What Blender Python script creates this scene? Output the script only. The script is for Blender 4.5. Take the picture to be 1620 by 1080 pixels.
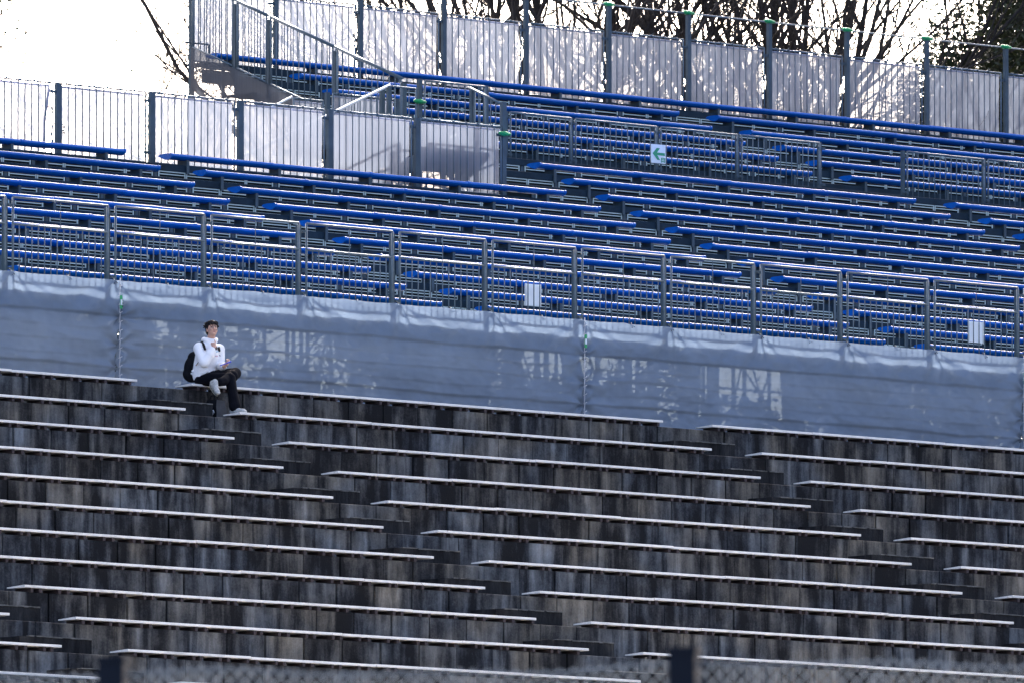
import bpy, math, random
from mathutils import Vector, Matrix, noise

for o in list(bpy.data.objects):
    bpy.data.objects.remove(o)
scene = bpy.context.scene
COL = scene.collection
R = math.radians

# ------------------------------------------------------------------ camera
F_PX = 20290.7                      # focal length in photo pixels (1620 wide)
YAW, PITCH, ROLL = 0.74007, 0.09055, 0.00058
CAM = Vector((-102.7422, -135.5946, -15.7088))
fw = Vector((math.sin(YAW) * math.cos(PITCH), math.cos(YAW) * math.cos(PITCH), math.sin(PITCH)))
_r = Vector((math.cos(YAW), -math.sin(YAW), 0.0))
_u = _r.cross(fw)
rt = _r * math.cos(ROLL) + _u * math.sin(ROLL)
up = -_r * math.sin(ROLL) + _u * math.cos(ROLL)
cd = bpy.data.cameras.new('camera')
cam = bpy.data.objects.new('camera', cd)
COL.objects.link(cam)
cam.matrix_world = Matrix(((rt.x, up.x, -fw.x, CAM.x), (rt.y, up.y, -fw.y, CAM.y), (rt.z, up.z, -fw.z, CAM.z), (0, 0, 0, 1)))
cd.sensor_width = 36.0
cd.sensor_fit = 'HORIZONTAL'
cd.lens = F_PX * 36.0 / 1620.0
cd.clip_start = 0.5
cd.clip_end = 3000
cd.dof.use_dof = True
cd.dof.focus_distance = 186.0
cd.dof.aperture_fstop = 11.0
scene.camera = cam

# ------------------------------------------------------------------ light
SUN_EL, SUN_AZ = R(28.0), R(38.0)    # high behind the stand, azimuth from +Y towards +X
world = bpy.data.worlds.new('World')
scene.world = world
world.use_nodes = True
wn = world.node_tree
wn.nodes.clear()
sky = wn.nodes.new('ShaderNodeTexSky')
sky.sky_type = 'NISHITA'
sky.sun_disc = False
sky.sun_elevation = SUN_EL
sky.sun_rotation = SUN_AZ
sky.air_density = 0.4
sky.dust_density = 5.0
sky.ozone_density = 0.2
bg = wn.nodes.new('ShaderNodeBackground')
bg.inputs['Strength'].default_value = 0.15
wo = wn.nodes.new('ShaderNodeOutputWorld')
wn.links.new(sky.outputs[0], bg.inputs[0])
wn.links.new(bg.outputs[0], wo.inputs[0])
sd = bpy.data.lights.new('sun', 'SUN')
sd.energy = 3.0
sd.angle = R(0.5)
sd.color = (1.0, 0.97, 0.93)
sun = bpy.data.objects.new('sun', sd)
COL.objects.link(sun)
sdir = Vector((math.sin(SUN_AZ) * math.cos(SUN_EL), math.cos(SUN_AZ) * math.cos(SUN_EL), math.sin(SUN_EL)))
sun.rotation_euler = sdir.to_track_quat('Z', 'Y').to_euler()
sun.location = (20, 60, 60)
scene.view_settings.view_transform = 'Standard'
scene.view_settings.look = 'None'
scene.view_settings.gamma = 1.0
scene.view_settings.exposure = 2.5
scene.view_settings.use_curve_mapping = False

# ------------------------------------------------------------------ helpers
def pix(x, y, axis, val):
    """world point on the plane axis=val seen at photo pixel (x, y)"""
    d = fw + rt * ((x - 810) / F_PX) - up * ((y - 540) / F_PX)
    i = 'XYZ'.index(axis)
    t = (val - CAM[i]) / d[i]
    return CAM + d * t

def project(p):
    v = Vector(p) - CAM
    z = v.dot(fw)
    return 810 + F_PX * v.dot(rt) / z, 540 - F_PX * v.dot(up) / z, z

def in_frame(p, m=15):
    x, y, z = project(p)
    return -m < x < 1620 + m and -m < y < 1080 + m

class MB:
    def __init__(s):
        s.v, s.f, s.sm = [], [], []

    def face(s, idx, smooth=False):
        s.f.append(idx)
        s.sm.append(smooth)

    def box(s, x0, x1, y0, y1, z0, z1):
        b = len(s.v)
        s.v += [(x0, y0, z0), (x1, y0, z0), (x1, y1, z0), (x0, y1, z0), (x0, y0, z1), (x1, y0, z1), (x1, y1, z1), (x0, y1, z1)]
        for q in ((0, 3, 2, 1), (4, 5, 6, 7), (0, 1, 5, 4), (1, 2, 6, 5), (2, 3, 7, 6), (3, 0, 4, 7)):
            s.face([b + i for i in q])
        return s

    def bbox(s, x0, x1, y0, y1, z0, z1, c=0.004):
        """box with its four x-running edges chamfered"""
        prof = [(y0 + c, z0), (y1 - c, z0), (y1, z0 + c), (y1, z1 - c), (y1 - c, z1), (y0 + c, z1), (y0, z1 - c), (y0, z0 + c)]
        return s.extrude(prof, x0, x1)

    def extrude(s, prof, x0, x1, smooth=False):
        n = len(prof)
        b = len(s.v)
        s.v += [(x0, y, z) for y, z in prof] + [(x1, y, z) for y, z in prof]
        for i in range(n):
            j = (i + 1) % n
            s.face([b + i, b + j, b + n + j, b + n + i], smooth)
        b2 = len(s.v)
        s.v += [(x0, y, z) for y, z in prof] + [(x1, y, z) for y, z in prof]
        s.face([b2 + i for i in range(n - 1, -1, -1)])
        s.face([b2 + n + i for i in range(n)])
        return s

    def tube(s, p, q, r0, r1=None, n=6, cap=True):
        r1 = r0 if r1 is None else r1
        p, q = Vector(p), Vector(q)
        d = (q - p).normalized()
        a = d.orthogonal().normalized()
        c = d.cross(a)
        b = len(s.v)
        for (o, r) in ((p, r0), (q, r1)):
            for i in range(n):
                t = 2 * math.pi * i / n
                w = o + (a * math.cos(t) + c * math.sin(t)) * r
                s.v.append((w.x, w.y, w.z))
        for i in range(n):
            j = (i + 1) % n
            s.face([b + i, b + j, b + n + j, b + n + i], True)
        if cap:
            s.face([b + i for i in range(n - 1, -1, -1)])
            s.face([b + n + i for i in range(n)])
        return s

    def ell(s, c, rad, rot=None, nu=14, nv=10):
        c = Vector(c)
        b = len(s.v)
        rows = []
        for j in range(nv + 1):
            ph = math.pi * j / nv
            row = []
            cnt = 1 if j in (0, nv) else nu
            for i in range(cnt):
                th = 2 * math.pi * i / nu
                w = Vector((rad[0] * math.sin(ph) * math.cos(th), rad[1] * math.sin(ph) * math.sin(th), rad[2] * math.cos(ph)))
                if rot is not None:
                    w = rot @ w
                w = w + c
                row.append(len(s.v))
                s.v.append((w.x, w.y, w.z))
            rows.append(row)
        for j in range(nv):
            A, B = rows[j], rows[j + 1]
            for i in range(nu):
                k = (i + 1) % nu
                if len(A) == 1:
                    s.face([A[0], B[i], B[k]], True)
                elif len(B) == 1:
                    s.face([A[i], B[0], A[k]], True)
                else:
                    s.face([A[i], B[i], B[k], A[k]], True)
        return s

    def capsule(s, p, q, r0, r1=None, n=14):
        r1 = r0 if r1 is None else r1
        s.tube(p, q, r0, r1, n, cap=False)
        s.ell(p, (r0,) * 3, nu=n)
        s.ell(q, (r1,) * 3, nu=n)
        return s

    def mesh(s, name, mat):
        me = bpy.data.meshes.new(name)
        me.from_pydata(s.v, [], s.f)
        me.polygons.foreach_set('use_smooth', s.sm)
        if mat is not None:
            me.materials.append(mat)
        me.update()
        return me

WLOC = {}

def put(name, me, parent=None, loc=(0, 0, 0)):
    o = bpy.data.objects.new(name, me)
    COL.objects.link(o)
    loc = Vector(loc)
    WLOC[o.name] = loc
    if parent is not None:
        o.parent = parent
        o.location = loc - WLOC[parent.name]
    else:
        o.location = loc
    return o

def thing(name, label, cat, loc=(0, 0, 0), group=None):
    o = put(name, None, None, loc)
    o.empty_display_size = 0.3
    return tag(o, label, cat, group)

def tag(o, label, cat, group=None):
    o['label'] = label
    o['category'] = cat
    if group:
        o['group'] = group
    return o

def struct(o):
    o['kind'] = 'structure'
    return o

def stuff(o):
    o['kind'] = 'stuff'
    return o

def build(mb, name, mat, parent=None, loc=(0, 0, 0)):
    """mb holds world coordinates relative to loc"""
    return put(name, mb.mesh(name, mat), parent, loc)

def wbuild(mb, name, mat, parent=None, loc=None):
    """mb holds absolute world coordinates; origin is moved to loc (default: parent's)"""
    if loc is None:
        loc = WLOC[parent.name] if parent is not None else Vector((0, 0, 0))
    loc = Vector(loc)
    mb.v = [(x - loc.x, y - loc.y, z - loc.z) for x, y, z in mb.v]
    return put(name, mb.mesh(name, mat), parent, loc)

_cache = {}

def shared(key, fn, mat):
    k = (key, mat.name if mat else '')
    if k not in _cache:
        mb = MB()
        fn(mb)
        _cache[k] = mb.mesh(str(key[0]), mat)
    return _cache[k]

# ------------------------------------------------------------------ materials
def new_mat(name):
    m = bpy.data.materials.new(name)
    m.use_nodes = True
    nt = m.node_tree
    b = nt.nodes['Principled BSDF']
    return m, nt, b

def N(nt, kind, **kw):
    n = nt.nodes.new(kind)
    for k, v in kw.items():
        setattr(n, k, v)
    return n

def pos_noise(nt, scale3, nscale, detail=4.0, rough=0.6, dist=0.0):
    g = N(nt, 'ShaderNodeNewGeometry')
    mp = N(nt, 'ShaderNodeMapping')
    mp.inputs['Scale'].default_value = scale3
    nt.links.new(g.outputs['Position'], mp.inputs['Vector'])
    no = N(nt, 'ShaderNodeTexNoise')
    no.inputs['Scale'].default_value = nscale
    no.inputs['Detail'].default_value = detail
    no.inputs['Roughness'].default_value = rough
    no.inputs['Distortion'].default_value = dist
    nt.links.new(mp.outputs[0], no.inputs['Vector'])
    return no.outputs['Fac']

def ramp(nt, src, stops):
    r = N(nt, 'ShaderNodeValToRGB')
    el = r.color_ramp.elements
    while len(el) < len(stops):
        el.new(0.5)
    for e, (p, c) in zip(el, stops):
        e.position = p
        e.color = c if len(c) == 4 else (*c, 1.0)
    nt.links.new(src, r.inputs[0])
    return r.outputs[0]

def mix(nt, fac, a, b, blend='MIX'):
    m = N(nt, 'ShaderNodeMix', data_type='RGBA', blend_type=blend)
    for sock, val in ((m.inputs[0], fac), (m.inputs[6], a), (m.inputs[7], b)):
        if hasattr(val, 'links'):
            nt.links.new(val, sock)
        else:
            sock.default_value = val if not isinstance(val, tuple) else (*val[:3], 1.0)
    return m.outputs[2]

def math_(nt, op, a, b):
    m = N(nt, 'ShaderNodeMath', operation=op)
    for sock, val in ((m.inputs[0], a), (m.inputs[1], b)):
        if hasattr(val, 'links'):
            nt.links.new(val, sock)
        else:
            sock.default_value = val
    return m.outputs[0]

def bump(nt, b, h, strength=0.3, dist=0.01):
    n = N(nt, 'ShaderNodeBump')
    n.inputs['Strength'].default_value = strength
    n.inputs['Distance'].default_value = dist
    nt.links.new(h, n.inputs['Height'])
    nt.links.new(n.outputs[0], b.inputs['Normal'])

def simple(name, col, rough=0.5, metal=0.0, var=0.25, vscale=3.0, spec=0.5, coat=0.0):
    m, nt, b = new_mat(name)
    n = pos_noise(nt, (1, 1, 1), vscale)
    dark = tuple(c * (1 - var) for c in col)
    lite = tuple(min(1, c * (1 + var)) for c in col)
    c = ramp(nt, n, [(0.3, dark), (0.7, lite)])
    nt.links.new(c, b.inputs['Base Color'])
    b.inputs['Roughness'].default_value = rough
    b.inputs['Metallic'].default_value = metal
    b.inputs['Specular IOR Level'].default_value = spec
    b.inputs['Coat Weight'].default_value = coat
    return m

def concrete_mat():
    m, nt, b = new_mat('stained_concrete')
    oi = N(nt, 'ShaderNodeObjectInfo')
    streak = pos_noise(nt, (3.4, 5.0, 0.42), 1.0, 3.0, 0.5, 0.7)
    fine = pos_noise(nt, (11.0, 9.0, 1.6), 1.0, 4.0, 0.6, 1.0)
    blot = pos_noise(nt, (1, 1, 1), 2.6, 5.0, 0.65)
    grain = pos_noise(nt, (1, 1, 1), 38.0, 5.0, 0.75)
    s = math_(nt, 'ADD', math_(nt, 'MULTIPLY', streak, 0.95), math_(nt, 'SUBTRACT', math_(nt, 'MULTIPLY', fine, 0.30), 0.13))
    s = math_(nt, 'ADD', s, math_(nt, 'MULTIPLY', math_(nt, 'SUBTRACT', oi.outputs['Random'], 0.5), 0.13))
    s = math_(nt, 'ADD', s, math_(nt, 'MULTIPLY', math_(nt, 'SUBTRACT', blot, 0.5), 0.45))
    s = math_(nt, 'ADD', s, math_(nt, 'MULTIPLY', math_(nt, 'SUBTRACT', grain, 0.5), 0.26))
    c = ramp(nt, s, [(0.35, (0.007, 0.007, 0.008)), (0.44, (0.027, 0.027, 0.029)), (0.53, (0.072, 0.070, 0.067)), (0.66, (0.150, 0.143, 0.132)), (0.85, (0.30, 0.29, 0.27))])
    tint = pos_noise(nt, (1, 1, 1), 0.9, 3.0, 0.5)
    tc = ramp(nt, tint, [(0.38, (0.86, 0.96, 1.10)), (0.62, (1.10, 1.0, 0.86))])
    c = mix(nt, 1.0, c, tc, 'MULTIPLY')
    nt.links.new(c, b.inputs['Base Color'])
    b.inputs['Roughness'].default_value = 0.85
    b.inputs['Specular IOR Level'].default_value = 0.25
    bump(nt, b, grain, 0.5, 0.01)
    return m

def black_concrete_mat():
    m, nt, b = new_mat('black_worn_concrete')
    g = pos_noise(nt, (6, 6, 1.2), 1.0, 5.0, 0.7, 0.2)
    c = ramp(nt, g, [(0.35, (0.007, 0.007, 0.008)), (0.60, (0.026, 0.026, 0.027)), (0.75, (0.075, 0.072, 0.066))])
    nt.links.new(c, b.inputs['Base Color'])
    b.inputs['Roughness'].default_value = 0.9
    b.inputs['Specular IOR Level'].default_value = 0.2
    bump(nt, b, pos_noise(nt, (1, 1, 1), 25.0), 0.6, 0.015)
    return m

def plank_mat():
    m, nt, b = new_mat('white_plank')
    n = pos_noise(nt, (1.5, 8, 8), 2.0, 5.0, 0.7)
    c = ramp(nt, n, [(0.30, (0.60, 0.56, 0.50)), (0.5, (0.87, 0.82, 0.745)), (0.7, (0.90, 0.855, 0.78))])
    sp = pos_noise(nt, (1, 1, 1), 14.0, 3.0, 0.6)
    k = ramp(nt, sp, [(0.70, (0, 0, 0)), (0.76, (1, 1, 1))])
    c = mix(nt, k, c, (0.30, 0.26, 0.22))
    nt.links.new(c, b.inputs['Base Color'])
    b.inputs['Roughness'].default_value = 0.55
    return m

def blue_mat():
    m, nt, b = new_mat('blue_plastic')
    n = pos_noise(nt, (0.6, 3, 3), 2.0, 4.0, 0.6)
    c = ramp(nt, n, [(0.3, (0.0, 0.095, 0.42)), (0.7, (0.0, 0.135, 0.54))])
    nt.links.new(c, b.inputs['Base Color'])
    b.inputs['Roughness'].default_value = 0.24
    b.inputs['Specular IOR Level'].default_value = 0.5
    return m

def cloth_mat(name, col, transp, transl, ribs=0.0, var=0.12, vscale=1.5, tint=None):
    m, nt, b = new_mat(name)
    nt.nodes.remove(b)
    out = nt.nodes['Material Output']
    n = pos_noise(nt, (1, 1, 1), vscale, 4.0, 0.6)
    c = ramp(nt, n, [(0.3, tuple(x * (1 - var) for x in col)), (0.7, tuple(min(1, x * (1 + var)) for x in col))])
    if ribs > 0:
        rb = pos_noise(nt, (38, 38, 0.25), 1.0, 2.0, 0.5)
        rc = ramp(nt, rb, [(0.35, (1 - ribs,) * 3), (0.6, (1, 1, 1))])
        c = mix(nt, 1.0, c, rc, 'MULTIPLY')
    df = N(nt, 'ShaderNodeBsdfDiffuse')
    tl = N(nt, 'ShaderNodeBsdfTranslucent')
    tp = N(nt, 'ShaderNodeBsdfTransparent')
    if tint:
        tp.inputs[0].default_value = (*tint, 1.0)
    nt.links.new(c, df.inputs[0])
    nt.links.new(c, tl.inputs[0])
    m1 = N(nt, 'ShaderNodeMixShader')
    m1.inputs[0].default_value = transl
    nt.links.new(df.outputs[0], m1.inputs[1])
    nt.links.new(tl.outputs[0], m1.inputs[2])
    m2 = N(nt, 'ShaderNodeMixShader')
    m2.inputs[0].default_value = transp
    nt.links.new(m1.outputs[0], m2.inputs[1])
    nt.links.new(tp.outputs[0], m2.inputs[2])
    nt.links.new(m2.outputs[0], out.inputs[0])
    return m

def leaf_mat(name, c0, c1):
    m, nt, b = new_mat(name)
    n = pos_noise(nt, (1, 1, 1), 1.3, 4.0, 0.7)
    c = ramp(nt, n, [(0.3, c0), (0.7, c1)])
    nt.links.new(c, b.inputs['Base Color'])
    b.inputs['Roughness'].default_value = 0.5
    b.inputs['Subsurface Weight'].default_value = 0.0
    return m

M = {}
M['concrete'] = concrete_mat()
M['black_concrete'] = black_concrete_mat()
M['worn'] = simple('worn_highlight_concrete', (0.13, 0.125, 0.115), 0.9, 0, 0.5, 9.0, 0.2)  # worn lip colour, pale to carry the steps' top-edge highlight too
M['plank'] = plank_mat()
M['bracket'] = simple('rusty_bracket', (0.05, 0.035, 0.035), 0.8, 0.0)
M['blue'] = blue_mat()
M['steel'] = simple('galvanised_steel', (0.105, 0.145, 0.175), 0.5, 0.0, 0.18, 6.0, 0.3)
M['steel_dark'] = simple('grey_steel_tube', (0.052, 0.080, 0.100), 0.55, 0.0, 0.2, 5.0, 0.25)
M['deck'] = simple('painted_deck_steel', (0.016, 0.032, 0.048), 0.7, 0.0, 0.3, 4.0, 0.12)
M['louver'] = simple('pale_slotted_steel', (0.56, 0.66, 0.63), 0.5, 0.0, 0.12, 5.0)
M['bright_steel'] = simple('bright_galvanised_steel', (0.60, 0.64, 0.66), 0.45, 0.2, 0.1, 5.0)
M['riser_back'] = simple('dark_riser_plate', (0.010, 0.017, 0.020), 0.8, 0.0, 0.4, 3.0, 0.1)  # near-black plate behind the slotted risers
M['sheet'] = cloth_mat('white_mesh_sheet', (0.215, 0.237, 0.285), 0.045, 0.40, 0.16, 0.05, 1.0)
M['hem'] = cloth_mat('sheet_hem', (0.42, 0.44, 0.52), 0.0, 0.45)
M['side_sheet'] = cloth_mat('grey_side_sheet', (0.13, 0.135, 0.15), 0.22, 0.30, 0.10)
M['tarp'] = cloth_mat('grey_scaffold_sheet', (0.185, 0.240, 0.322), 0.0085, 0.25, 0.0, 0.10, 2.0, (0.62, 0.80, 1.0))
M['tie'] = simple('white_lacing', (0.55, 0.56, 0.60), 0.7)
M['green'] = simple('green_plastic', (0.01, 0.33, 0.10), 0.4, 0, 0.15)
M['sign_white'] = simple('sign_white', (0.72, 0.78, 0.84), 0.4, 0, 0.04)
M['sign_green'] = simple('sign_green', (0.0, 0.28, 0.14), 0.4, 0, 0.05)
M['bark'] = simple('bark', (0.030, 0.025, 0.024), 0.9, 0, 0.45, 6.0)
M['leaf_dark'] = leaf_mat('dark_evergreen_leaf', (0.012, 0.028, 0.014), (0.035, 0.062, 0.022))
M['leaf_olive'] = leaf_mat('olive_evergreen_leaf', (0.022, 0.032, 0.010), (0.075, 0.085, 0.025))
M['ground'] = simple('grass_ground', (0.06, 0.07, 0.035), 0.95, 0, 0.4, 0.8)
M['asphalt'] = simple('asphalt', (0.05, 0.05, 0.052), 0.9, 0, 0.2, 1.0)
M['dirt'] = simple('packed_earth', (0.13, 0.11, 0.085), 0.95, 0, 0.3, 0.7)
M['post_navy'] = simple('dark_fence_post', (0.006, 0.010, 0.018), 0.7, 0, 0.2, 3.0, 0.15)
M['wire'] = simple('fence_wire', (0.13, 0.165, 0.20), 0.6, 0.0, 0.1)

rnd = random.Random(7)

# ------------------------------------------------------------------ layout numbers
DC, HC = 1.03396, 0.47002                       # concrete terrace: going and rise
YB, ZB, DB, HB = 9.16769, 4.49609, 0.78531, 0.3089   # lower tier of blue benches (row 0)
YU, ZU, DU, HU = 16.23391, 6.95452, 0.78366, 0.30702  # upper tier
XSIDE = 29.80                                   # side edge of the upper tier
AISLES = [(3.815, 4.937), (13.986, 14.987), (24.059, 25.046), (34.12, 35.12)]

# ------------------------------------------------------------------ ground
g = MB()
def sheet_grid(mb, xs, ys, zf):
    b = len(mb.v)
    for y in ys:
        for x in xs:
            mb.v.append((x, y, zf(x, y)))
    n = len(xs)
    for j in range(len(ys) - 1):
        for i in range(n - 1):
            mb.face([b + j * n + i, b + j * n + i + 1, b + (j + 1) * n + i + 1, b + (j + 1) * n + i], True)
xs = [-900 + 40 * i for i in range(46)]
ys = [-900 + 40 * i for i in range(22)]
sheet_grid(g, xs, ys + [-45], lambda x, y: -17.3)
struct(build(g, 'ground', M['asphalt']))
g = MB()
sheet_grid(g, [-60 + 5 * i for i in range(33)], [-45, -38, -31, -24, -18, -14.6], lambda x, y: -17.3 + (y + 45) / 30.4 * 10.7 + 0.004 + (noise.noise((x * .1, y * .1, 0)) * .25 if -44 < y < -15 else 0))
struct(build(g, 'grass_bank', M['ground']))
g = MB()
sheet_grid(g, [-900 + 60 * i for i in range(31)], [18.2, 25, 40, 80, 200, 500, 900], lambda x, y: -0.09)
struct(build(g, 'hilltop_ground', M['dirt']))

# ------------------------------------------------------------------ concrete terrace
TX0, TX1 = -8.0, 44.0
NROW = 14
terr = thing('concrete_terrace', 'dark streaked concrete terrace of stepped rows with plank seats and aisle steps', 'terrace', (14, 1.2, -0.6))
prof = [(18.2, -0.085)]
for k in range(NROW):
    yk = -k * DC + 0.075
    prof.append((yk, -k * HC - 0.085))
    prof.append((yk, -(k + 1) * HC - 0.085))
prof.append((-NROW * DC - 0.4, -NROW * HC - 0.085))
prof.append((-NROW * DC - 0.4, -NROW * HC - 1.6))
prof.append((18.2, -NROW * HC - 1.6))
c = MB()
n = len(prof)
c.v = [(TX0, y, z) for y, z in prof] + [(TX1, y, z) for y, z in prof]
for i in range(n):
    j = (i + 1) % n
    c.face([j, i, n + i, n + j])
c.face(list(range(n)))
c.face(list(range(2 * n - 1, n - 1, -1)))
wbuild(c, 'core', M['black_concrete'], terr)

PW = 0.665
panel_list = []
for k in range(NROW):
    x = TX0 + rnd.random() * PW
    while x < TX1 - PW:
        w = PW * (1 + rnd.uniform(-.03, .03))
        panel_list.append((x, k, w))
        x += w
PH = HC - 0.012
def panel_mesh(var):
    def fn(mb):
        c_ = 0.007
        w = PW - 0.014
        j = [random.Random(var * 17 + i).uniform(-.004, .004) for i in range(8)]
        # chamfered face plate
        v = [(0, .036, -PH), (w, .036, -PH), (w, .036, 0), (0, .036, 0),
             (0 + j[0], c_, -PH), (w + j[1], c_, -PH), (w + j[2], c_, 0), (0 + j[3], c_, 0),
             (c_ + j[0], 0, -PH + c_), (w - c_ + j[1], 0, -PH + c_), (w - c_ + j[2], 0, -c_), (c_ + j[3], 0, -c_)]
        mb.v += v
        for q in ((4, 5, 1, 0), (5, 6, 2, 1), (6, 7, 3, 2), (7, 4, 0, 3), (8, 9, 5, 4), (9, 10, 6, 5), (10, 11, 7, 6), (11, 8, 4, 7), (11, 10, 9, 8)):
            mb.face(list(q[::-1]))
        mb.f[-1] = [8, 9, 10, 11]
    return shared(('concrete_panel', var), fn, M['concrete'])
pmeshes = [panel_mesh(i) for i in range(6)]
vis, rest = [], []
for x, k, w in panel_list:
    p = (x + w / 2, -k * DC, -k * HC - .3)
    (vis if in_frame(p, 25) else rest).append((x, k, w))
vis.sort(key=lambda t: project((t[0], -t[1] * DC, -t[1] * HC))[2])
def panel_y(k):
    return -k * DC + 0.040 + rnd.uniform(-.004, .004)
for i, (x, k, w) in enumerate(vis[:300]):
    put('concrete_panel', pmeshes[i % 6], terr, (x, panel_y(k), -k * HC - 0.088))
pr = MB()
for x, k, w in vis[300:] + rest:
    y = panel_y(k)
    z = -k * HC - 0.088
    pr.box(x, x + w - .014, y, y + .036, z - PH, z)
stuff(wbuild(pr, 'concrete_panel_field', M['concrete'], terr))

# half-height aisle steps
def step_mesh(var):
    def fn(mb):
        q = random.Random(var)
        L, Dp, H = 1.22, 0.50, 0.235
        nx, ny = 12, 3
        b = len(mb.v)
        for j in range(ny + 1):
            for i in range(nx + 1):
                x = L * i / nx
                sag = -0.012 * max(0, 1 - x / 0.22) ** 1.5
                mb.v.append((x, Dp * j / ny + q.uniform(-.008, .008) * (j == 0), H + sag + q.uniform(-.008, .006)))
        for j in range(ny):
            for i in range(nx):
                a = b + j * (nx + 1) + i
                mb.face([a, a + 1, a + nx + 2, a + nx + 1])
        b2 = len(mb.v)
        for i in range(nx + 1):
            x, y, z = mb.v[b + i]
            mb.v.append((x, y, 0))
        for i in range(nx):
            mb.face([b2 + i, b2 + i + 1, b + i + 1, b + i])
        for xx in (0, L):
            b3 = len(mb.v)
            zt = H - (0.012 if xx == 0 else 0)
            mb.v += [(xx, 0, 0), (xx, Dp, 0), (xx, Dp, zt), (xx, 0, zt)]
            mb.face([b3, b3 + 3, b3 + 2, b3 + 1] if xx == 0 else [b3, b3 + 1, b3 + 2, b3 + 3])
    return shared(('aisle_step', var), fn, M['black_concrete'])
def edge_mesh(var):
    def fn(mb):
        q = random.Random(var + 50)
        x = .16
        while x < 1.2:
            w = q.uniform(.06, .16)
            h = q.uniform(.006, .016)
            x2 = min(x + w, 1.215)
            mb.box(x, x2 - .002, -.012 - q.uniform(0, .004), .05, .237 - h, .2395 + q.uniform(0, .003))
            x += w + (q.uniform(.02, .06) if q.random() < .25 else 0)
    return shared(('worn_edge_highlight', var), fn, M['worn'])  # strips put the top-edge highlight into the worn lip's colour
for (a0, a1) in AISLES:
    for k in range(NROW):
        yr = -k * DC + 0.04
        zt = -(k + 1) * HC - 0.085
        sp_ = put('aisle_step', step_mesh(rnd.randrange(4)), terr, (a0 - 0.22, yr - 0.495, zt))
        put('worn_edge_highlight', edge_mesh(rnd.randrange(4)), sp_, (a0 - 0.22, yr - 0.495, zt))

# white plank seats on the terrace, one bench per row and block
BLK = [(-6.0, 3.815, 'block beside the lowest aisle steps'),
       (4.937, 13.986, 'block across the aisle from the man'),
       (14.987, 24.059, 'block the seated man sits on'),
       (25.046, 34.12, 'block beyond the man\'s own block')]
ORD = ['first', 'second', 'third', 'fourth', 'fifth', 'sixth', 'seventh', 'eighth', 'ninth', 'tenth', 'eleventh', 'twelfth', 'thirteenth', 'fourteenth']
for (x0, x1, where) in BLK:
    for k in range(NROW):
        mid = [project((x0 + (x1 - x0) * t, -k * DC, -k * HC)) for t in (0, .25, .5, .75, 1)]
        segin = any(-5 < m[0] < 1625 and m[1] < 1084 for m in mid) or (mid[0][0] < 0 and mid[-1][0] > 1620)
        if not segin:
            continue
        b = thing('plank_bench', '%s white plank seat below the grey sheeting, %s' % (ORD[k], where), 'bench', ((x0 + x1) / 2, -k * DC + .18, -k * HC - .085), 'white plank seats on the concrete terrace')
        npl = 4
        cuts = [x0] + sorted(x0 + (x1 - x0) * (i / npl) + rnd.uniform(-.25, .25) for i in range(1, npl)) + [x1]
        for i in range(npl):
            dz = rnd.uniform(-.005, .005)
            yo, zo = -k * DC + rnd.uniform(-.006, .006), -k * HC + dz
            mb = MB().extrude([(yo + .004, zo - .034), (yo + .36, zo - .034), (yo + .36, zo - .018), (yo + .05, zo), (yo + .005, zo), (yo, zo - .005), (yo, zo - .030)], cuts[i] + .003, cuts[i + 1] - .003)
            wbuild(mb, 'plank', M['plank'], b)
        br = MB()
        x = x0 + .12
        i = 0
        while x < x1 - .05:
            br.box(x, x + .045, -k * DC + .015, -k * DC + .33, -k * HC - .086, -k * HC - .033)
            x += (.14 if i % 2 == 0 else .345) + rnd.uniform(-.03, .03)
            i += 1
        stuff(wbuild(br, 'bracket_row', M['bracket'], b))

# ------------------------------------------------------------------ scaffold stands with decks and slotted risers
BX0, BX1 = 7.0, 56.0
def louver_fn(mb):
    W, H, t = 0.535, 0.190, 0.017
    mb.box(0, W, 0, .012, H - t, H)
    mb.box(0, W, 0, .012, 0, t)
    mb.box(0, t, 0, .012, t, H - t)
    mb.box(W - t, W, 0, .012, t, H - t)
    for i in range(1, 4):
        z = H * i / 4 - .008
        mb.box(t + .010, W - t - .010, .002, .014, z, z + .014)
LOUV = shared(('riser_panel', 0), louver_fn, M['louver'])

def deck_row(st, y, z, x0, x1, depth):
    """y, z: front top edge of this deck"""
    d = MB()
    d.box(x0, x1, y + .03, y + depth, z - .03, z)
    d.bbox(x0, x1, y - .02, y + .03, z - .105, z + .003, .006)
    wbuild(d, 'deck', M['deck'], st, (x0, y, z))
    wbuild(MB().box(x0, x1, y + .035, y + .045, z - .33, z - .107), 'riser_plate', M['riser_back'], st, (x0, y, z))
    ps = MB()
    lv = []
    x = 12.658 - 1.2 * 8
    while x < x1 - 1.2:
        if x >= x0 - .05:
            ps.box(x + .01, x + .075, y + .005, y + .022, z - .31, z - .107)
            for q in (.09, .642):
                lv.append((x + q, y - .005, z - .107 - .19))
        x += 1.2
    stuff(wbuild(ps, 'riser_post_row', M['steel_dark'], st, (x0, y, z)))
    return lv

def add_louvers(st, lv):
    a = [l for l in lv if in_frame((l[0] + .2, l[1], l[2] + .1), 20)]
    b = [l for l in lv if not in_frame((l[0] + .2, l[1], l[2] + .1), 20)]
    a.sort(key=lambda l: project(l)[2])
    for l in a[:300]:
        put('riser_panel', LOUV, st, l)
    mb = MB()
    for l in a[300:] + b:
        t = MB()
        louver_fn(t)
        o = len(mb.v)
        mb.v += [(v[0] + l[0], v[1] + l[1], v[2] + l[2]) for v in t.v]
        for f in t.f:
            mb.face([i + o for i in f])
    stuff(wbuild(mb, 'riser_panel_field', M['louver'], st))

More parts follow.
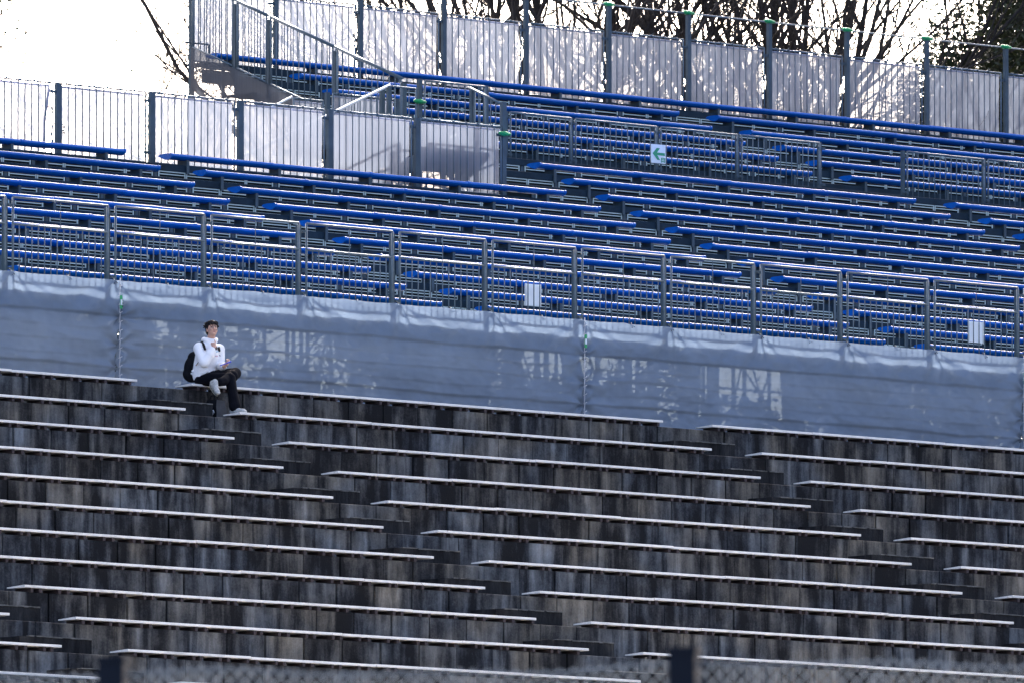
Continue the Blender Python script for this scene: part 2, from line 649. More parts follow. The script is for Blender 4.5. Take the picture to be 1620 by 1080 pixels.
low = thing('scaffold_stand', 'lower tier of the scaffold stand with dark decks and pale slotted risers', 'grandstand', (28, 5, -.085))
lv = []
for r in range(-3, 11):
    x0 = XSIDE if r < 0 else BX0
    if r == 10:
        lv += deck_row(low, 1.185, 1.325, x0, BX1, .95)
        continue
    lv += deck_row(low, YB - r * DB + .08, ZB - r * HB - .160, x0, BX1, DB * (2.0 if r == -3 else 1.0) + .0)
add_louvers(low, lv)
upp = thing('scaffold_stand', 'upper tier of the scaffold stand between the walkway and the white sheet fence', 'grandstand', (40, 15, -.085))
lv = []
for r in range(-1, 5):
    lv += deck_row(upp, YU - r * DU + .08, ZU - r * HU - .160, XSIDE if r > 0 else XSIDE + .26, BX1, DU if r > -1 else .42)
add_louvers(upp, lv)

# scaffold legs and braces underneath
def leg(st, x, y, ztop):
    L = ztop + .085
    put('scaffold_leg', shared(('scaffold_leg', round(L, 2)), lambda mb: mb.tube((0, 0, 0), (0, 0, L), .03, n=8), M['steel_dark']), st, (x, y, -.085))
xb = [12.658 + 1.8 * i for i in range(-3, 24)]
for x in xb:
    for y in (1.45, 4.0, 6.6, 9.3):
        r = math.ceil((YB + .08 - y) / DB)
        leg(low, x, y, ZB - r * HB - .145 - .02)
    if x > XSIDE:
        leg(low, x, 11.9, 5.2)
        for y in (13.6, 15.6, 17.3):
            r = math.ceil((YU + .08 - y) / DU)
            leg(upp, x, y, ZU - r * HU - .145 - .03)
for i, x in enumerate(xb[:-1]):
    for y in (4.0, 9.3):
        zt = ZB - math.ceil((YB + .08 - y) / DB) * HB - .3
        a, b_ = ((x, y + .05, 0.1), (x + 1.8, y + .05, zt)) if i % 2 else ((x + 1.8, y + .05, 0.1), (x, y + .05, zt))
        wbuild(MB().tube(a, b_, .018, n=6), 'brace', M['steel_dark'], low)
        wbuild(MB().tube((x, y - .05, zt * .5), (x + 1.8, y - .05, zt * .5), .018, n=6), 'brace', M['steel_dark'], low)
    if x > XSIDE:
        wbuild(MB().tube((x, 15.65, 0.3), (x + 1.8, 15.65, 6.0), .018, n=6), 'brace', M['steel_dark'], upp)
        wbuild(MB().tube((x + 1.8, 13.65, 0.3), (x, 13.65, 5.0), .018, n=6), 'brace', M['steel_dark'], upp)

# ------------------------------------------------------------------ blue benches
SEAT = [(0.0, -.030), (0.001, -.018), (0.005, -.0085), (0.014, -.0025), (.050, 0.0), (.20, 0.0), (.272, -.006), (.302, -.022), (.305, -.030), (.280, -.044), (.20, -.068), (.13, -.086), (.10, -.090), (.064, -.082), (.034, -.068), (.012, -.052), (.002, -.041)]
def seat_fn(L):
    return lambda mb: mb.extrude(SEAT, 0, L, True)
def seat_mesh(L):
    L = round(L, 3)
    return shared(('seat_plank', L), seat_fn(L), M['blue'])
CAP = [(y * 1.0 + (-.004 if y < .1 else .004), z + (.004 if z > -.05 else -.004)) for y, z in SEAT]
CAPM = shared(('end_cap', 0), lambda mb: mb.extrude(CAP, 0, .035, True), M['blue'])
JOINT = shared(('joint_cover', 0), lambda mb: mb.extrude([(y + (-.003 if y < .1 else .003), z + (.003 if z > -.05 else -.003)) for y, z in SEAT], 0, .05, True), M['blue'])
def bl_leg(mb):
    mb.box(-.026, .026, .032, .055, -.29, -.080)
    mb.box(-.018, .018, .055, .26, -.155, -.07)
LEGM = shared(('leg', 0), bl_leg, M['steel_dark'])
def blue_bench(x0, x1, y, z, label, group='blue plank benches of the stand'):
    b = thing('bench', label, 'bench', ((x0 + x1) / 2, y + .15, z - .145), group)
    npc = max(1, round((x1 - x0) / 2.05))
    L = (x1 - x0) / npc
    sm = seat_mesh(L - .004)
    for i in range(npc):
        put('seat_plank', sm, b, (x0 + i * L + .002, y + rnd.uniform(-.003, .003), z + rnd.uniform(-.005, .003)))
        if i:
            put('joint_cover', JOINT, b, (x0 + i * L - .025, y, z))
    put('end_cap', CAPM, b, (x0 - .006, y, z))
    put('end_cap', CAPM, b, (x1 - .029, y, z))
    nl = max(2, round((x1 - x0) / 1.75) )
    for i in range(nl):
        x = x0 + .35 + (x1 - x0 - .7) * i / (nl - 1)
        put('leg', LEGM, b, (x, y, z))
def seen(x0, x1, y, z):
    return any(in_frame((x0 + (x1 - x0) * t / 8, y, z), 5) for t in range(9))
BLOCKS = [(13.57, 21.638, 0, 'above the seated man'),
          (22.547, 30.588, 0, 'between the two white boards on it'),
          (31.483, 39.636, -2, 'below the green arrow sign'),
          (40.548, 48.7, -2, 'past the aisle beyond the arrow')]
for (x0, x1, r0, where) in BLOCKS:
    for r in range(r0, 10):
        y, z = YB - r * DB, ZB - r * HB
        if seen(x0, x1, y, z):
            blue_bench(x0, x1, y, z, '%s blue bench up from the front railing, %s' % (ORD[9 - r], where))
blue_bench(30.30, 54.0, YU + DU, ZU + HU, 'longest blue bench, unbroken along the foot of the white sheet fence')
for (x0, x1, where) in ((31.39, 39.602, 'beside the sloping side railing'), (40.493, 48.6, 'past the upper aisle')):
    for r in range(0, 5):
        y, z = YU - r * DU, ZU - r * HU
        if seen(x0, x1, y, z):
            blue_bench(x0, x1, y, z, '%s blue bench up from the walkway, %s' % (ORD[4 - r], where))

# ------------------------------------------------------------------ railings
def bar_mesh(L, r=.0095, mat='steel'):
    L = round(L, 3)
    return shared(('bar', L, r), lambda mb: mb.tube((0, 0, 0), (0, 0, L), r, n=6), M[mat])
def post_mesh(w, d, h, mat='steel_dark'):
    return shared(('post', w, d, round(h, 3)), lambda mb: mb.box(-w / 2, w / 2, -d / 2, d / 2, 0, h), M[mat])
def clamp_fn(mb):
    mb.box(-.02, .12, -.012, .012, -.02, .02)
    mb.tube((.05, -.03, 0), (.05, .03, 0), .016, n=8)
CLAMP = shared(('clamp', 0), clamp_fn, M['steel_dark'])
def green_fn(mb):
    mb.ell((0, 0, 0), (.085, .07, .040), nu=12, nv=8)
    mb.ell((-.07, 0, .004), (.045, .05, .032), nu=10, nv=6)
    mb.ell((.075, 0, -.002), (.055, .05, .028), nu=10, nv=6)
GREEN = shared(('clamp_cover', 0), green_fn, M['green'])

def sheet_mb(x0, x1, y, z0, z1, amp=.015, seed=0, nx=26, nz=14, slack=0.0):
    mb = MB()
    for j in range(nz + 1):
        tz = j / nz
        for i in range(nx + 1):
            tx = i / nx
            x = x0 + (x1 - x0 - slack * (1 - tz)) * tx
            z = z0 + (z1 - z0) * tz
            env = math.sin(math.pi * tx) ** .5 if 0 < tx < 1 else 0
            dy = amp * noise.noise((x * 2.2, z * 1.1, seed)) + amp * .5 * noise.noise((x * 7, z * 2, seed + 5)) + amp * env * .8
            zz = z - (.012 * abs(math.sin(math.pi * tx * 4)) if j == nz else 0)
            mb.v.append((x, y + dy, zz))
    for j in range(nz):
        for i in range(nx):
            a = j * (nx + 1) + i
            mb.face([a, a + 1, a + nx + 2, a + nx + 1], True)
    return mb

def panel(fence, x0, x1, y, z0, z1, gap=.125, mid=None, sheet=None, tube=.016, seed=0, slack=0.0):
    """one railing panel in the plane y: frame with bars as sub-parts, optional sheet"""
    fr = MB()
    fr.tube((x0, y, z0), (x0, y, z1), tube, n=8)
    fr.tube((x1, y, z0), (x1, y, z1), tube, n=8)
    fr.tube((x0, y, z1), (x1, y, z1), tube, n=8)
    fr.tube((x0, y, z0), (x1, y, z0), tube, n=8)
    if mid:
        fr.tube((x0, y, mid), (x1, y, mid), tube, n=8)
    f = wbuild(fr, 'panel_frame', M['steel'], fence, (x0, y, z0))
    nb = max(1, round((x1 - x0) / gap) - 1)
    top = mid if mid else z1
    bm = bar_mesh(top - z0)
    for i in range(nb):
        put('bar', bm, f, (x0 + (x1 - x0) * (i + 1) / (nb + 1), y, z0))
    if mid:
        put('bar', bar_mesh(z1 - mid, .007), f, ((x0 + x1) / 2, y, mid))
    if sheet:
        wbuild(sheet_mb(x0 + .015, x1 - .015, y + .035, z0 + .02, z1 - .035, seed=seed, slack=slack), 'sheet', sheet, fence, (x0, y, z0))
        hm = MB().tube((x0 + .02, y + .022, z1 - .045), (x1 - .02, y + .022, z1 - .045), .016, n=6)
        wbuild(hm, 'sheet_hem', M['hem'], fence, (x0, y, z0))
        kn = MB()
        kx = x0 + .1
        while kx < x1 - .05:
            kn.ell((kx, y, z1 + .004), (.022, .024, .024), None, 6, 4)
            if rnd.random() < .5:
                kn.tube((kx, y, z1), (kx + rnd.uniform(-.03, .03), y - .02, z1 + rnd.uniform(.02, .06)), .005, n=4)
            kx += .27 + rnd.uniform(-.03, .03)
        stuff(wbuild(kn, 'tie_cords', M['steel_dark'], fence, (x0, y, z0)))
    return f

# front railing along the top of the grey sheeting
YF = 1.20
PX = [10, 172.5, 325, 475, 623, 770, 912, 1053, 1195, 1332, 1470, 1612]
XF = [pix(x, 480, 'Y', YF).x for x in PX]
XF = [XF[0] - 1.85] + XF + [XF[-1] + 1.8]
fr = thing('front_railing', 'grey steel railing of barred panels with open tops above the grey sheeting', 'railing', (23, YF, 1.27))
for i, x in enumerate(XF):
    put('post', post_mesh(.062, .06, 1.27), fr, (x + .005, YF + .05, 1.26))
    for z in (1.55, 2.44):
        put('clamp', CLAMP, fr, (x - .02, YF, z))
for i in range(len(XF) - 1):
    panel(fr, XF[i] + .115, XF[i + 1] - .03, YF, 1.455, 2.555, .118, mid=2.178, tube=.0165)

# white boards wired to the front railing
for (a, b_), lab in ((((831, 449), (854, 485)), 'blank white board tied inside the front railing'), (((1532, 508), (1554, 543)), 'blank white board tied inside the front railing')):
    p, q = pix(*a, 'Y', YF + .04), pix(*b_, 'Y', YF + .04)
    t = thing('notice_board', lab, 'board', ((p.x + q.x) / 2, YF + .04, q.z), 'white boards on the front railing')
    wbuild(MB().bbox(p.x - .015, q.x + .015, YF + .03, YF + .036, q.z, p.z, .001), 'plate', M['sign_white'], t)
    for x in (p.x - .012, q.x - .008):
        wbuild(MB().box(x, x + .02, YF + .022, YF + .029, q.z - .01, p.z + .005), 'edge_strip', M['bright_steel'], t)

# railing along the walkway
YW = YB + 3 * DB + .12
wr = thing('walkway_railing', 'short grey barred railing along the walkway carrying the green arrow sign', 'railing', (36, YW, 5.27))
wpx = [802, 905, 1040, 1168, 1298]
wxs = [pix(x, 230, 'Y', YW).x for x in wpx]
for a, b_ in zip(wxs[:-1], wxs[1:]):
    panel(wr, a + .075, b_ - .025, YW, 5.235, 5.985, .122, tube=.015)
for x in wxs:
    put('post', post_mesh(.06, .05, .80), wr, (x + .02, YW + .045, 5.20))
    for z in (5.32, 5.90):
        put('clamp', CLAMP, wr, (x - .02, YW, z))
wr2 = thing('walkway_railing', 'short grey barred walkway railing past the aisle gap from the arrow sign', 'railing', (42, YW, 5.27))
wxs2 = [pix(x, 250, 'Y', YW).x for x in (1430, 1558)]
wxs2.append(wxs2[-1] + 1.8)
for a, b_ in zip(wxs2[:-1], wxs2[1:]):
    panel(wr2, a + .075, b_ - .025, YW, 5.235, 5.985, .122, tube=.015)
for x in wxs2:
    put('post', post_mesh(.06, .05, .80), wr2, (x + .02, YW + .045, 5.20))
    for z in (5.32, 5.90):
        put('clamp', CLAMP, wr2, (x - .02, YW, z))

# green arrow sign
p, q = pix(1030, 228, 'Y', YW - .03), pix(1052.7, 260, 'Y', YW - .03)
sg = thing('arrow_sign', 'white sign with a green arrow hung on the walkway railing', 'sign', ((p.x + q.x) / 2, YW - .03, q.z))
W, H = q.x - p.x, p.z - q.z
wbuild(MB().bbox(p.x, q.x, YW - .034, YW - .028, q.z, p.z, .001), 'plate', M['sign_white'], sg)
def poly(mb, pts, y, t=.003):
    n_ = len(pts)
    b0 = len(mb.v)
    mb.v += [(p.x + u * W, y, p.z - v * H) for u, v in pts] + [(p.x + u * W, y + t, p.z - v * H) for u, v in pts]
    mb.face([b0 + i for i in range(n_)])
    for i in range(n_):
        j = (i + 1) % n_
        mb.face([b0 + i, b0 + n_ + i, b0 + n_ + j, b0 + j])
ar = MB()
poly(ar, [(.09, .49), (.38, .19), (.60, .19), (.40, .43), (.40, .55), (.60, .82), (.43, .82)], YW - .0385)
poly(ar, [(.40, .435), (.94, .435), (.94, .585), (.40, .565)], YW - .0385)
wbuild(ar, 'arrow', M['sign_green'], sg)
em = MB()
for u0, u1, v0, v1 in ((.68, .725, .69, .95), (.905, .95, .69, .95), (.725, .905, .69, .725), (.725, .905, .775, .805), (.80, .83, .725, .775), (.76, .875, .845, .875), (.76, .79, .875, .93), (.845, .875, .875, .93)):
    poly(em, [(u0, v0), (u1, v0), (u1, v1), (u0, v1)], YW - .0385)
wbuild(em, 'emblem', M['sign_green'], sg)

# sheet-covered fence behind the lower benches
YM = YB + .55
mf = thing('sheet_fence', 'barred fence with translucent white sheets behind the lower blue benches', 'fence', (24, YM, 4.35))
mpx = [-52, 92, 240, 380, 522, 660, 797]
mxs = [pix(x, 190, 'Y', YM).x for x in mpx]
for i, x in enumerate(mxs):
    last = i == len(mxs) - 1
    put('post', post_mesh(.085, .06, 1.12 if not last else 1.5), mf, (x, YM + .01, 4.35))
    if not last:
        for z in (4.55, 5.33):
            put('clamp', CLAMP, mf, (mxs[i + 1] - .13, YM, z))
for i in range(len(mxs) - 1):
    panel(mf, mxs[i] + .06, mxs[i + 1] - (.12 if i < 5 else .06), YM, 4.40, 5.46, .135, sheet=M['sheet'], tube=.0145, seed=i * 3 + 1, slack=.16 if i == 0 else 0)
# loose hem of the first sheet and its small printed mark
xh = mxs[1] - .12
hm = MB()
hm.tube((xh - .03, YM + .03, 5.38), (xh - .11, YM + .03, 4.95), .022, n=6)
hm.tube((xh - .11, YM + .03, 4.95), (xh - .14, YM + .03, 4.45), .022, n=6)
wbuild(hm, 'loose_hem', M['hem'], mf)
mk = MB()
q = pix(96, 203, 'Y', YM + .02)
for dx, dz, w, h in ((0, 0, .03, .025), (.04, .01, .045, .02), (.015, -.045, .06, .02), (-.005, -.085, .03, .03), (.045, -.08, .04, .025), (0, .045, .05, .018)):
    mk.box(q.x + dx, q.x + dx + w, q.y - .0, q.y + .004, q.z + dz, q.z + dz + h)
wbuild(mk, 'printed_mark', M['deck'], mf)
put('clamp_cover', GREEN, mf, pix(798, 212, 'Y', YM - .05))

# tall sheet fence along the back of the upper tier
YK = YU + DU + .40
bf = thing('sheet_fence', 'tall fence with white sheets and green-capped posts behind the top bench', 'fence', (40, YK, 7.1))
bpx = [303, 436, 570, 702, 832, 963, 1089, 1217, 1340, 1466, 1591, 1717]
bxs = [pix(x, 80, 'Y', YK).x for x in bpx]
for i, x in enumerate(bxs):
    put('post', post_mesh(.075, .06, 1.66 if i else 3.9), bf, (x, YK, 7.10 if i else 4.9))
    if i >= 1:
        put('clamp_cover', GREEN, bf, (x, YK, 8.775))
        for z in (7.3, 8.2):
            put('clamp', CLAMP, bf, (x - .13, YK, z))
wbuild(MB().tube((bxs[0], YK, 8.765), (bxs[-1], YK, 8.765), .014, n=8), 'top_rail', M['steel'], bf)
for i in range(len(bxs) - 1):
    panel(bf, bxs[i] + .05, bxs[i + 1] - .115, YK, 7.15, 8.325, .135, sheet=M['sheet'], tube=.0135, seed=40 + i)

# sloping side railing of the upper tier
def zs(y):
    return 7.966 + (y - 16.035) * .397
sr = thing('side_railing', 'sloping grey barred railing down the open side of the upper tier', 'railing', (XSIDE, 14.6, 5.5))
ypost = [17.1, 16.035, 15.232, 13.657, 12.06]
for y in ypost[1:]:
    put('post', post_mesh(.075, .05, 1.22), sr, (XSIDE + .02, y, zs(y) - 1.27))
for a, b_ in zip(ypost[:-1], ypost[1:]):
    f_ = MB()
    a2, b2 = a - .05, b_ + .05
    pts = [(XSIDE, a2, zs(a2)), (XSIDE, b2, zs(b2)), (XSIDE, b2, zs(b2) - 1.05), (XSIDE, a2, zs(a2) - 1.05)]
    for i in range(4):
        f_.tube(pts[i], pts[(i + 1) % 4], .016, n=8)
    f_.tube((XSIDE, a, zs(a) + .02), (XSIDE, b_, zs(b_) + .02), .02, n=8)
    fo = wbuild(f_, 'panel_frame', M['steel'], sr, pts[3])
    nb = max(2, round((a2 - b2) / .135))
    for i in range(1, nb):
        y = b2 + (a2 - b2) * i / nb
        put('bar', bar_mesh(1.05), fo, (XSIDE, y, zs(y) - 1.05))
# short stub rail at the top corner
wbuild(MB().tube((XSIDE, 17.3, 7.42), (XSIDE + .55, 17.3, 7.42), .014, n=6).tube((XSIDE + .55, 17.3, 7.42), (XSIDE + .55, 17.3, 7.1), .014, n=6), 'stub_rail', M['steel_dark'], sr)

# grey sheet closing the side under the upper tier
ss = MB()
nx, nz = 30, 14
for j in range(nz + 1):
    for i in range(nx + 1):
        y = 17.02 - (17.02 - 12.6) * i / nx
        zt = 7.40 + (y - 17.25) * .372 - .07 * math.sin(math.pi * i / nx)
        z0 = 4.7
        z = z0 + (max(zt, z0 + .05) - z0) * j / nz
        x = XSIDE - .05 + .05 * noise.noise((y * 1.5, z * 1.5, 3.3)) + .02 * noise.noise((y * 5, z * 3, 8))
        ss.v.append((x, y, z))
for j in range(nz):
    for i in range(nx):
        a = j * (nx + 1) + i
        ss.face([a, a + nx + 1, a + nx + 2, a + 1], True)
tag(wbuild(ss, 'side_sheet', M['side_sheet'], None, (XSIDE, 15, 4.7)), 'sagging grey triangular sheet closing the side under the upper tier', 'sheet')

# entrance stair behind the sheet fence
st = thing('entrance_stair', 'steel stair with handrails rising to the walkway behind the sheet fence', 'stairs', (25.5, 10.9, 2.2))
def zstair(x):
    return 5.278 + (x - 29.1) * .44
for y in (10.15, 11.5):
    s_ = MB()
    pr_ = [(21.0, zstair(21.0) - .22), (29.3, zstair(29.3) - .22), (29.3, zstair(29.3) + .02), (21.0, zstair(21.0) + .02)]
    b0 = len(s_.v)
    s_.v += [(x, y - .02, z) for x, z in pr_] + [(x, y + .02, z) for x, z in pr_]
    s_.face([0, 1, 2, 3]); s_.face([7, 6, 5, 4])
    for i in range(4):
        j = (i + 1) % 4
        s_.face([i, 4 + i, 4 + j, j])
    wbuild(s_, 'stringer', M['steel'], st)
for i in range(16):
    x = 21.3 + i * .5
    wbuild(MB().box(x, x + .34, 10.17, 11.48, zstair(x + .25) - .03, zstair(x + .25)), 'tread', M['deck'], st)
for y in (11.45,):
    h = MB()
    h.tube((22.0, y, zstair(22.0) + .97), (28.98, y, zstair(28.98) + .97), .022, n=8)
    wbuild(h, 'handrail', M['bright_steel'], st)
    x = 22.3
    while x < 29.1:
        put('baluster_post', post_mesh(.07, .05, 1.0), st, (x, y, zstair(x) - .04))
        x += 1.11
sb = MB()
for j in range(9):
    for i in range(31):
        x = 21.5 + 7.6 * i / 30
        zt = zstair(x) + .1
        z = 3.2 + (max(zt, 3.3) - 3.2) * j / 8
        sb.v.append((x, 11.56 + .03 * noise.noise((x * 1.3, z * 1.3, 9)), z))
for j in range(8):
    for i in range(30):
        a = j * 31 + i
        sb.face([a, a + 1, a + 32, a + 31], True)
wbuild(sb, 'side_sheet', M['side_sheet'], st)

wbuild(MB().box(28.3, XSIDE - .005, 10.1, 13.3, 5.20, 5.275), 'added_landing', M['deck'], st)  # deck added at the stair head to block sun from the sheets
# landing railings at the stair head
lf = thing('landing_railing', 'cluster of short barred railing panels round the stair head', 'railing', (29.8, 11.6, 5.27))
panel(lf, 29.06, 29.66, 11.6, 5.30, 6.20, .135, tube=.015)
panel(lf, 29.84, 31.11, 11.6, 5.30, 6.34, .135, tube=.016)
panel(lf, 28.58, 29.19, 13.25, 5.2, 6.105, .135, sheet=M['sheet'], tube=.016, seed=71)
panel(lf, 29.40, 30.70, 13.25, 5.3, 6.24, .135, sheet=M['sheet'], tube=.014, seed=72)
for x, y, z0, z1 in ((28.97, 11.62, 5.2, 6.17), (29.75, 11.62, 4.6, 6.36), (31.14, 11.62, 5.2, 6.36), (29.30, 13.27, 4.6, 6.25), (30.76, 13.27, 5.2, 6.26), (XSIDE, 10.46, 4.6, 6.10)):
    put('post', post_mesh(.075, .055, z1 - z0), lf, (x, y, z0))
wbuild(MB().tube((27.9, 13.2, 5.84), (28.5, 13.2, 6.115), .02, n=8), 'handrail', M['bright_steel'], lf)
f_ = MB()
pts = [(XSIDE, 10.40, 6.08), (XSIDE, 9.80, 5.83), (XSIDE, 9.80, 4.95), (XSIDE, 10.40, 5.2)]
for i in range(4):
    f_.tube(pts[i], pts[(i + 1) % 4], .016, n=8)
f_.tube((XSIDE, 10.5, 6.13), (XSIDE, 9.72, 5.80), .02, n=8)
fo = wbuild(f_, 'panel_frame', M['steel'], lf, pts[2])
for i in range(1, 5):
    put('bar', bar_mesh(.88), fo, (XSIDE, 9.80 + .12 * i, 4.95 + .05 * i))
put('clamp_cover', GREEN, lf, pix(664, 161, 'Y', 11.56))

# ------------------------------------------------------------------ grey sheeting on the front of the scaffold
YT = 1.06
seams = [5.6, 14.572, 23.486, 32.476, 41.4]
ties = XF + [(a + b_) / 2 + .1 for a, b_ in zip(XF[:-1], XF[1:])]
def tarp_y(x, z, x0, x1):
    h = (z + .09) / 1.6
    y = .04 * noise.noise((x * .55, z * .9, 1.2)) + .05 * abs(noise.noise((x * 1.1 + z * .8, z * 2.0 - x * .3, 4.0))) + .022 * noise.noise((x * 2.6, z * 4.5, 6.0)) + .010 * noise.noise((x * 7, z * 13, 7.0))
    # folds hanging in swags between the ties
    for t in XF:
        d = abs(x - t)
        if d < 1.1:
            depth = 1.5 - z
            u = depth - d * d * .62
            y += .060 * math.exp(-(u / .08) ** 2) * math.exp(-depth * 1.2) * (1 - d / 1.1)
            # radial pulls
            a = math.atan2(x - t, depth + .02)
            y += .036 * math.sin(a * 9 + t * 3) * math.exp(-math.hypot(x - t, depth) * 1.8)
    for s_ in (x0, x1):
        for zk in (.98, .58, .28):
            dx, dz = abs(x - s_), z - zk
            d = math.hypot(dx, dz)
            if d < .9:
                y += .040 * math.sin(math.atan2(dz, dx + .02) * 7 + zk * 20) * math.exp(-d * 3.2)
        y += .02 * math.exp(-abs(x - s_) / .04)
    for zk, am in ((.99, .026), (.62, .012), (.27, .026), (.80, .008), (.42, .008)):
        w = zk + .035 * noise.noise((x * .5, zk * 7, 2)) + .01 * noise.noise((x * 2, zk, 3))
        y -= am * math.tanh((z - w) / .011) * (.7 + .5 * noise.noise((x * .8, zk, 9)))
    fl_ = min(1.0, max(0.0, (1.47 - z) / .20))
    return YT + y * (.18 + .82 * fl_ * fl_ * (3 - 2 * fl_))
slabels = ['grey scaffold sheet whose laced edge hangs beside the seated man', 'grey scaffold sheet hanging directly behind the seated man', 'grey scaffold sheet beyond the laced seam below the first white board', 'grey scaffold sheet past the last laced seam below the second white board']
for i in range(4):
    x0, x1 = seams[i] - .004, seams[i + 1] + .012
    nx, nz = 330, 104
    if i == 0:
        nx = 300
    mb = MB()
    for j in range(nz + 1):
        for k in range(nx + 1):
            x = x0 + (x1 - x0) * k / nx
            z = -.085 + 1.585 * j / nz
            xx = x
            if k in (0, nx):
                xx += (.012 if k == 0 else -.012) * abs(math.sin((z - .1) * 7.5))
            zz = z
            if j == nz:
                zz = z - .012 * abs(math.sin(x * 3.5)) + .006 * noise.noise((x * 6, 0, 0))
            mb.v.append((xx, tarp_y(x, z, x0, x1) - .014 * (i % 2), zz))
    for j in range(nz):
        for k in range(nx):
            a = j * (nx + 1) + k
            mb.face([a, a + 1, a + nx + 2, a + nx + 1], True)
    t = thing('scaffold_sheet', slabels[i], 'sheet', ((x0 + x1) / 2, YT, -.085), 'grey sheets on the scaffold front')
    wbuild(mb, 'cloth', M['tarp'], t)
    if 0 < i:
        lc = MB()
        z = .02
        while z < 1.42:
            lc.tube((x0 - .045, YT - .03, z), (x0 + .02, YT - .03, z + .03), .006, n=5)
            lc.tube((x0 - .03, YT - .028, z), (x0 - .018, YT - .028, z + .13), .007, n=5)
            z += .125
        wbuild(lc, 'lacing', M['tie'], t)
        tb = MB().box(x0 - .028, x0 + .014, YT - .04, YT - .032, 1.09, 1.28)
        wbuild(tb, 'green_tab', M['green'], t)
        tb = MB().box(x0 - .022, x0 + .008, YT - .0445, YT - .0405, 1.14, 1.22)
        wbuild(tb, 'tab_print', M['sign_white'], t)
    kn = MB()
    for tx in ties:
        if x0 < tx < x1:
            kn.tube((tx - .02, YT - .01, 1.44), (tx + .03, YT + .06, 1.52), .006, n=5)
            kn.tube((tx + .03, YT - .01, 1.45), (tx - .03, YT + .05, 1.53), .005, n=5)
    stuff(wbuild(kn, 'tie_cords', M['post_navy'], t))

# ------------------------------------------------------------------ trees
def bare_tree(name, label, base, height, lean, seed, spread=1.0, twig=1.0, group='bare trees behind the stand', trunk_r=.2, density=1.0, rmin=.006):
    q = random.Random(seed)
    t = thing(name, label, 'tree', base, group)
    trunk, crown = MB(), MB()
    base = Vector(base)
    def limb(p, d, L, r, lvl):
        nseg = 5 if lvl < 2 else 4 if lvl < 4 else 3
        pts = [(p.copy(), r)]
        dd = d.copy()
        cur = p.copy()
        for i in range(nseg):
            w = .10 + .09 * lvl
            dd = (dd + Vector((q.uniform(-w, w), q.uniform(-w, w), q.uniform(-w * .7, w * .9) + (.05 if lvl > 1 else .02)))).normalized()
            cur = cur + dd * (L / nseg)
            pts.append((cur.copy(), max(r * (1 - .62 * (i + 1) / nseg), rmin * .6)))
        mb = trunk if lvl == 0 else crown
        nsd = 8 if lvl == 0 else 6 if lvl < 2 else 4 if lvl < 4 else 3
        for (a, ra), (b_, rb) in zip(pts[:-1], pts[1:]):
            mb.tube(a, b_, ra, rb, nsd, cap=False)
        if lvl >= 5 or L < .22:
            return
        nch = {0: 6, 1: 5, 2: 4, 3: 4, 4: 3}[lvl]
        nch = max(2, round(nch * (density if lvl > 1 else 1)))
        for c_ in range(nch):
            tpos = (.55 if lvl == 0 else .18) + (.98 - (.55 if lvl == 0 else .18)) * (c_ + q.random()) / nch
            idx = min(int(tpos * nseg), nseg - 1)
            fpos = tpos * nseg - idx
            a, ra = pts[idx]
            b_, rb = pts[idx + 1]
            pos = a.lerp(b_, fpos)
            rr = ra + (rb - ra) * fpos
            ax = dd.orthogonal().normalized()
            ang = q.uniform(0, 2 * math.pi)
            side = (Matrix.Rotation(ang, 3, (b_ - a).normalized()) @ ax)
            sp = q.uniform(.55, 1.05) * spread
            nd = ((b_ - a).normalized() + side * sp + Vector((0, 0, .12))).normalized()
            limb(pos, nd, L * (q.uniform(.80, 1.10) if lvl == 0 else q.uniform(.5, .74)), max(rr * q.uniform(.5, .78), rmin), lvl + 1)
        # leader
        limb(pts[-1][0], dd, L * (q.uniform(.75, .95) if lvl == 0 else q.uniform(.45, .6)), pts[-1][1], lvl + 1)
    limb(base.copy(), Vector((lean[0], lean[1], 1)).normalized(), height * .40, trunk_r, 0)
    wbuild(trunk, 'trunk', M['bark'], t)
    wbuild(crown, 'crown', M['bark'], t)
    return t

def tree_at(px, Y, **kw):
    p = pix(px, 60, 'Y', Y)
    return (p.x, Y, -.09)
LT = ['bare tree behind the tall sheet fence, above the stair head railings', 'bare tree behind the tall sheet fence, above the clamped end post of the lower fence', 'bare tree behind the tall sheet fence, above the arrow sign', 'bare tree behind the tall sheet fence, above the upper aisle',
      'bare tree between the upper aisle tree and the thick-limbed tree', 'thick-limbed bare tree leaning away from the dark rounded shrub']
for i, (px, Y, h, lean, sp, tr) in enumerate([
        (640, 27, 16.0, (.10, .1), 1.0, .16), (830, 25, 17.0, (.15, .15), 1.1, .19), (960, 28, 17.5, (-.2, 0), 1.1, .20),
        (1090, 24.5, 16.5, (.22, .2), 1.05, .19), (1290, 25, 17.0, (-.15, .2), 1.0, .20),
        (1425, 25.5, 18.0, (-.32, .1), 1.05, .24)]):
    bare_tree('bare_tree', LT[i], tree_at(px, Y), h, lean, 100 + i * 7, sp, trunk_r=tr * 1.35, density=.74)
bare_tree('bare_tree', 'thin leafless tree in the open sky beside the upper tier corner post', tree_at(322, 40), 14.2, (-.10, 0), 311, 1.0, trunk_r=.075, density=.8, rmin=.0085, group=None)

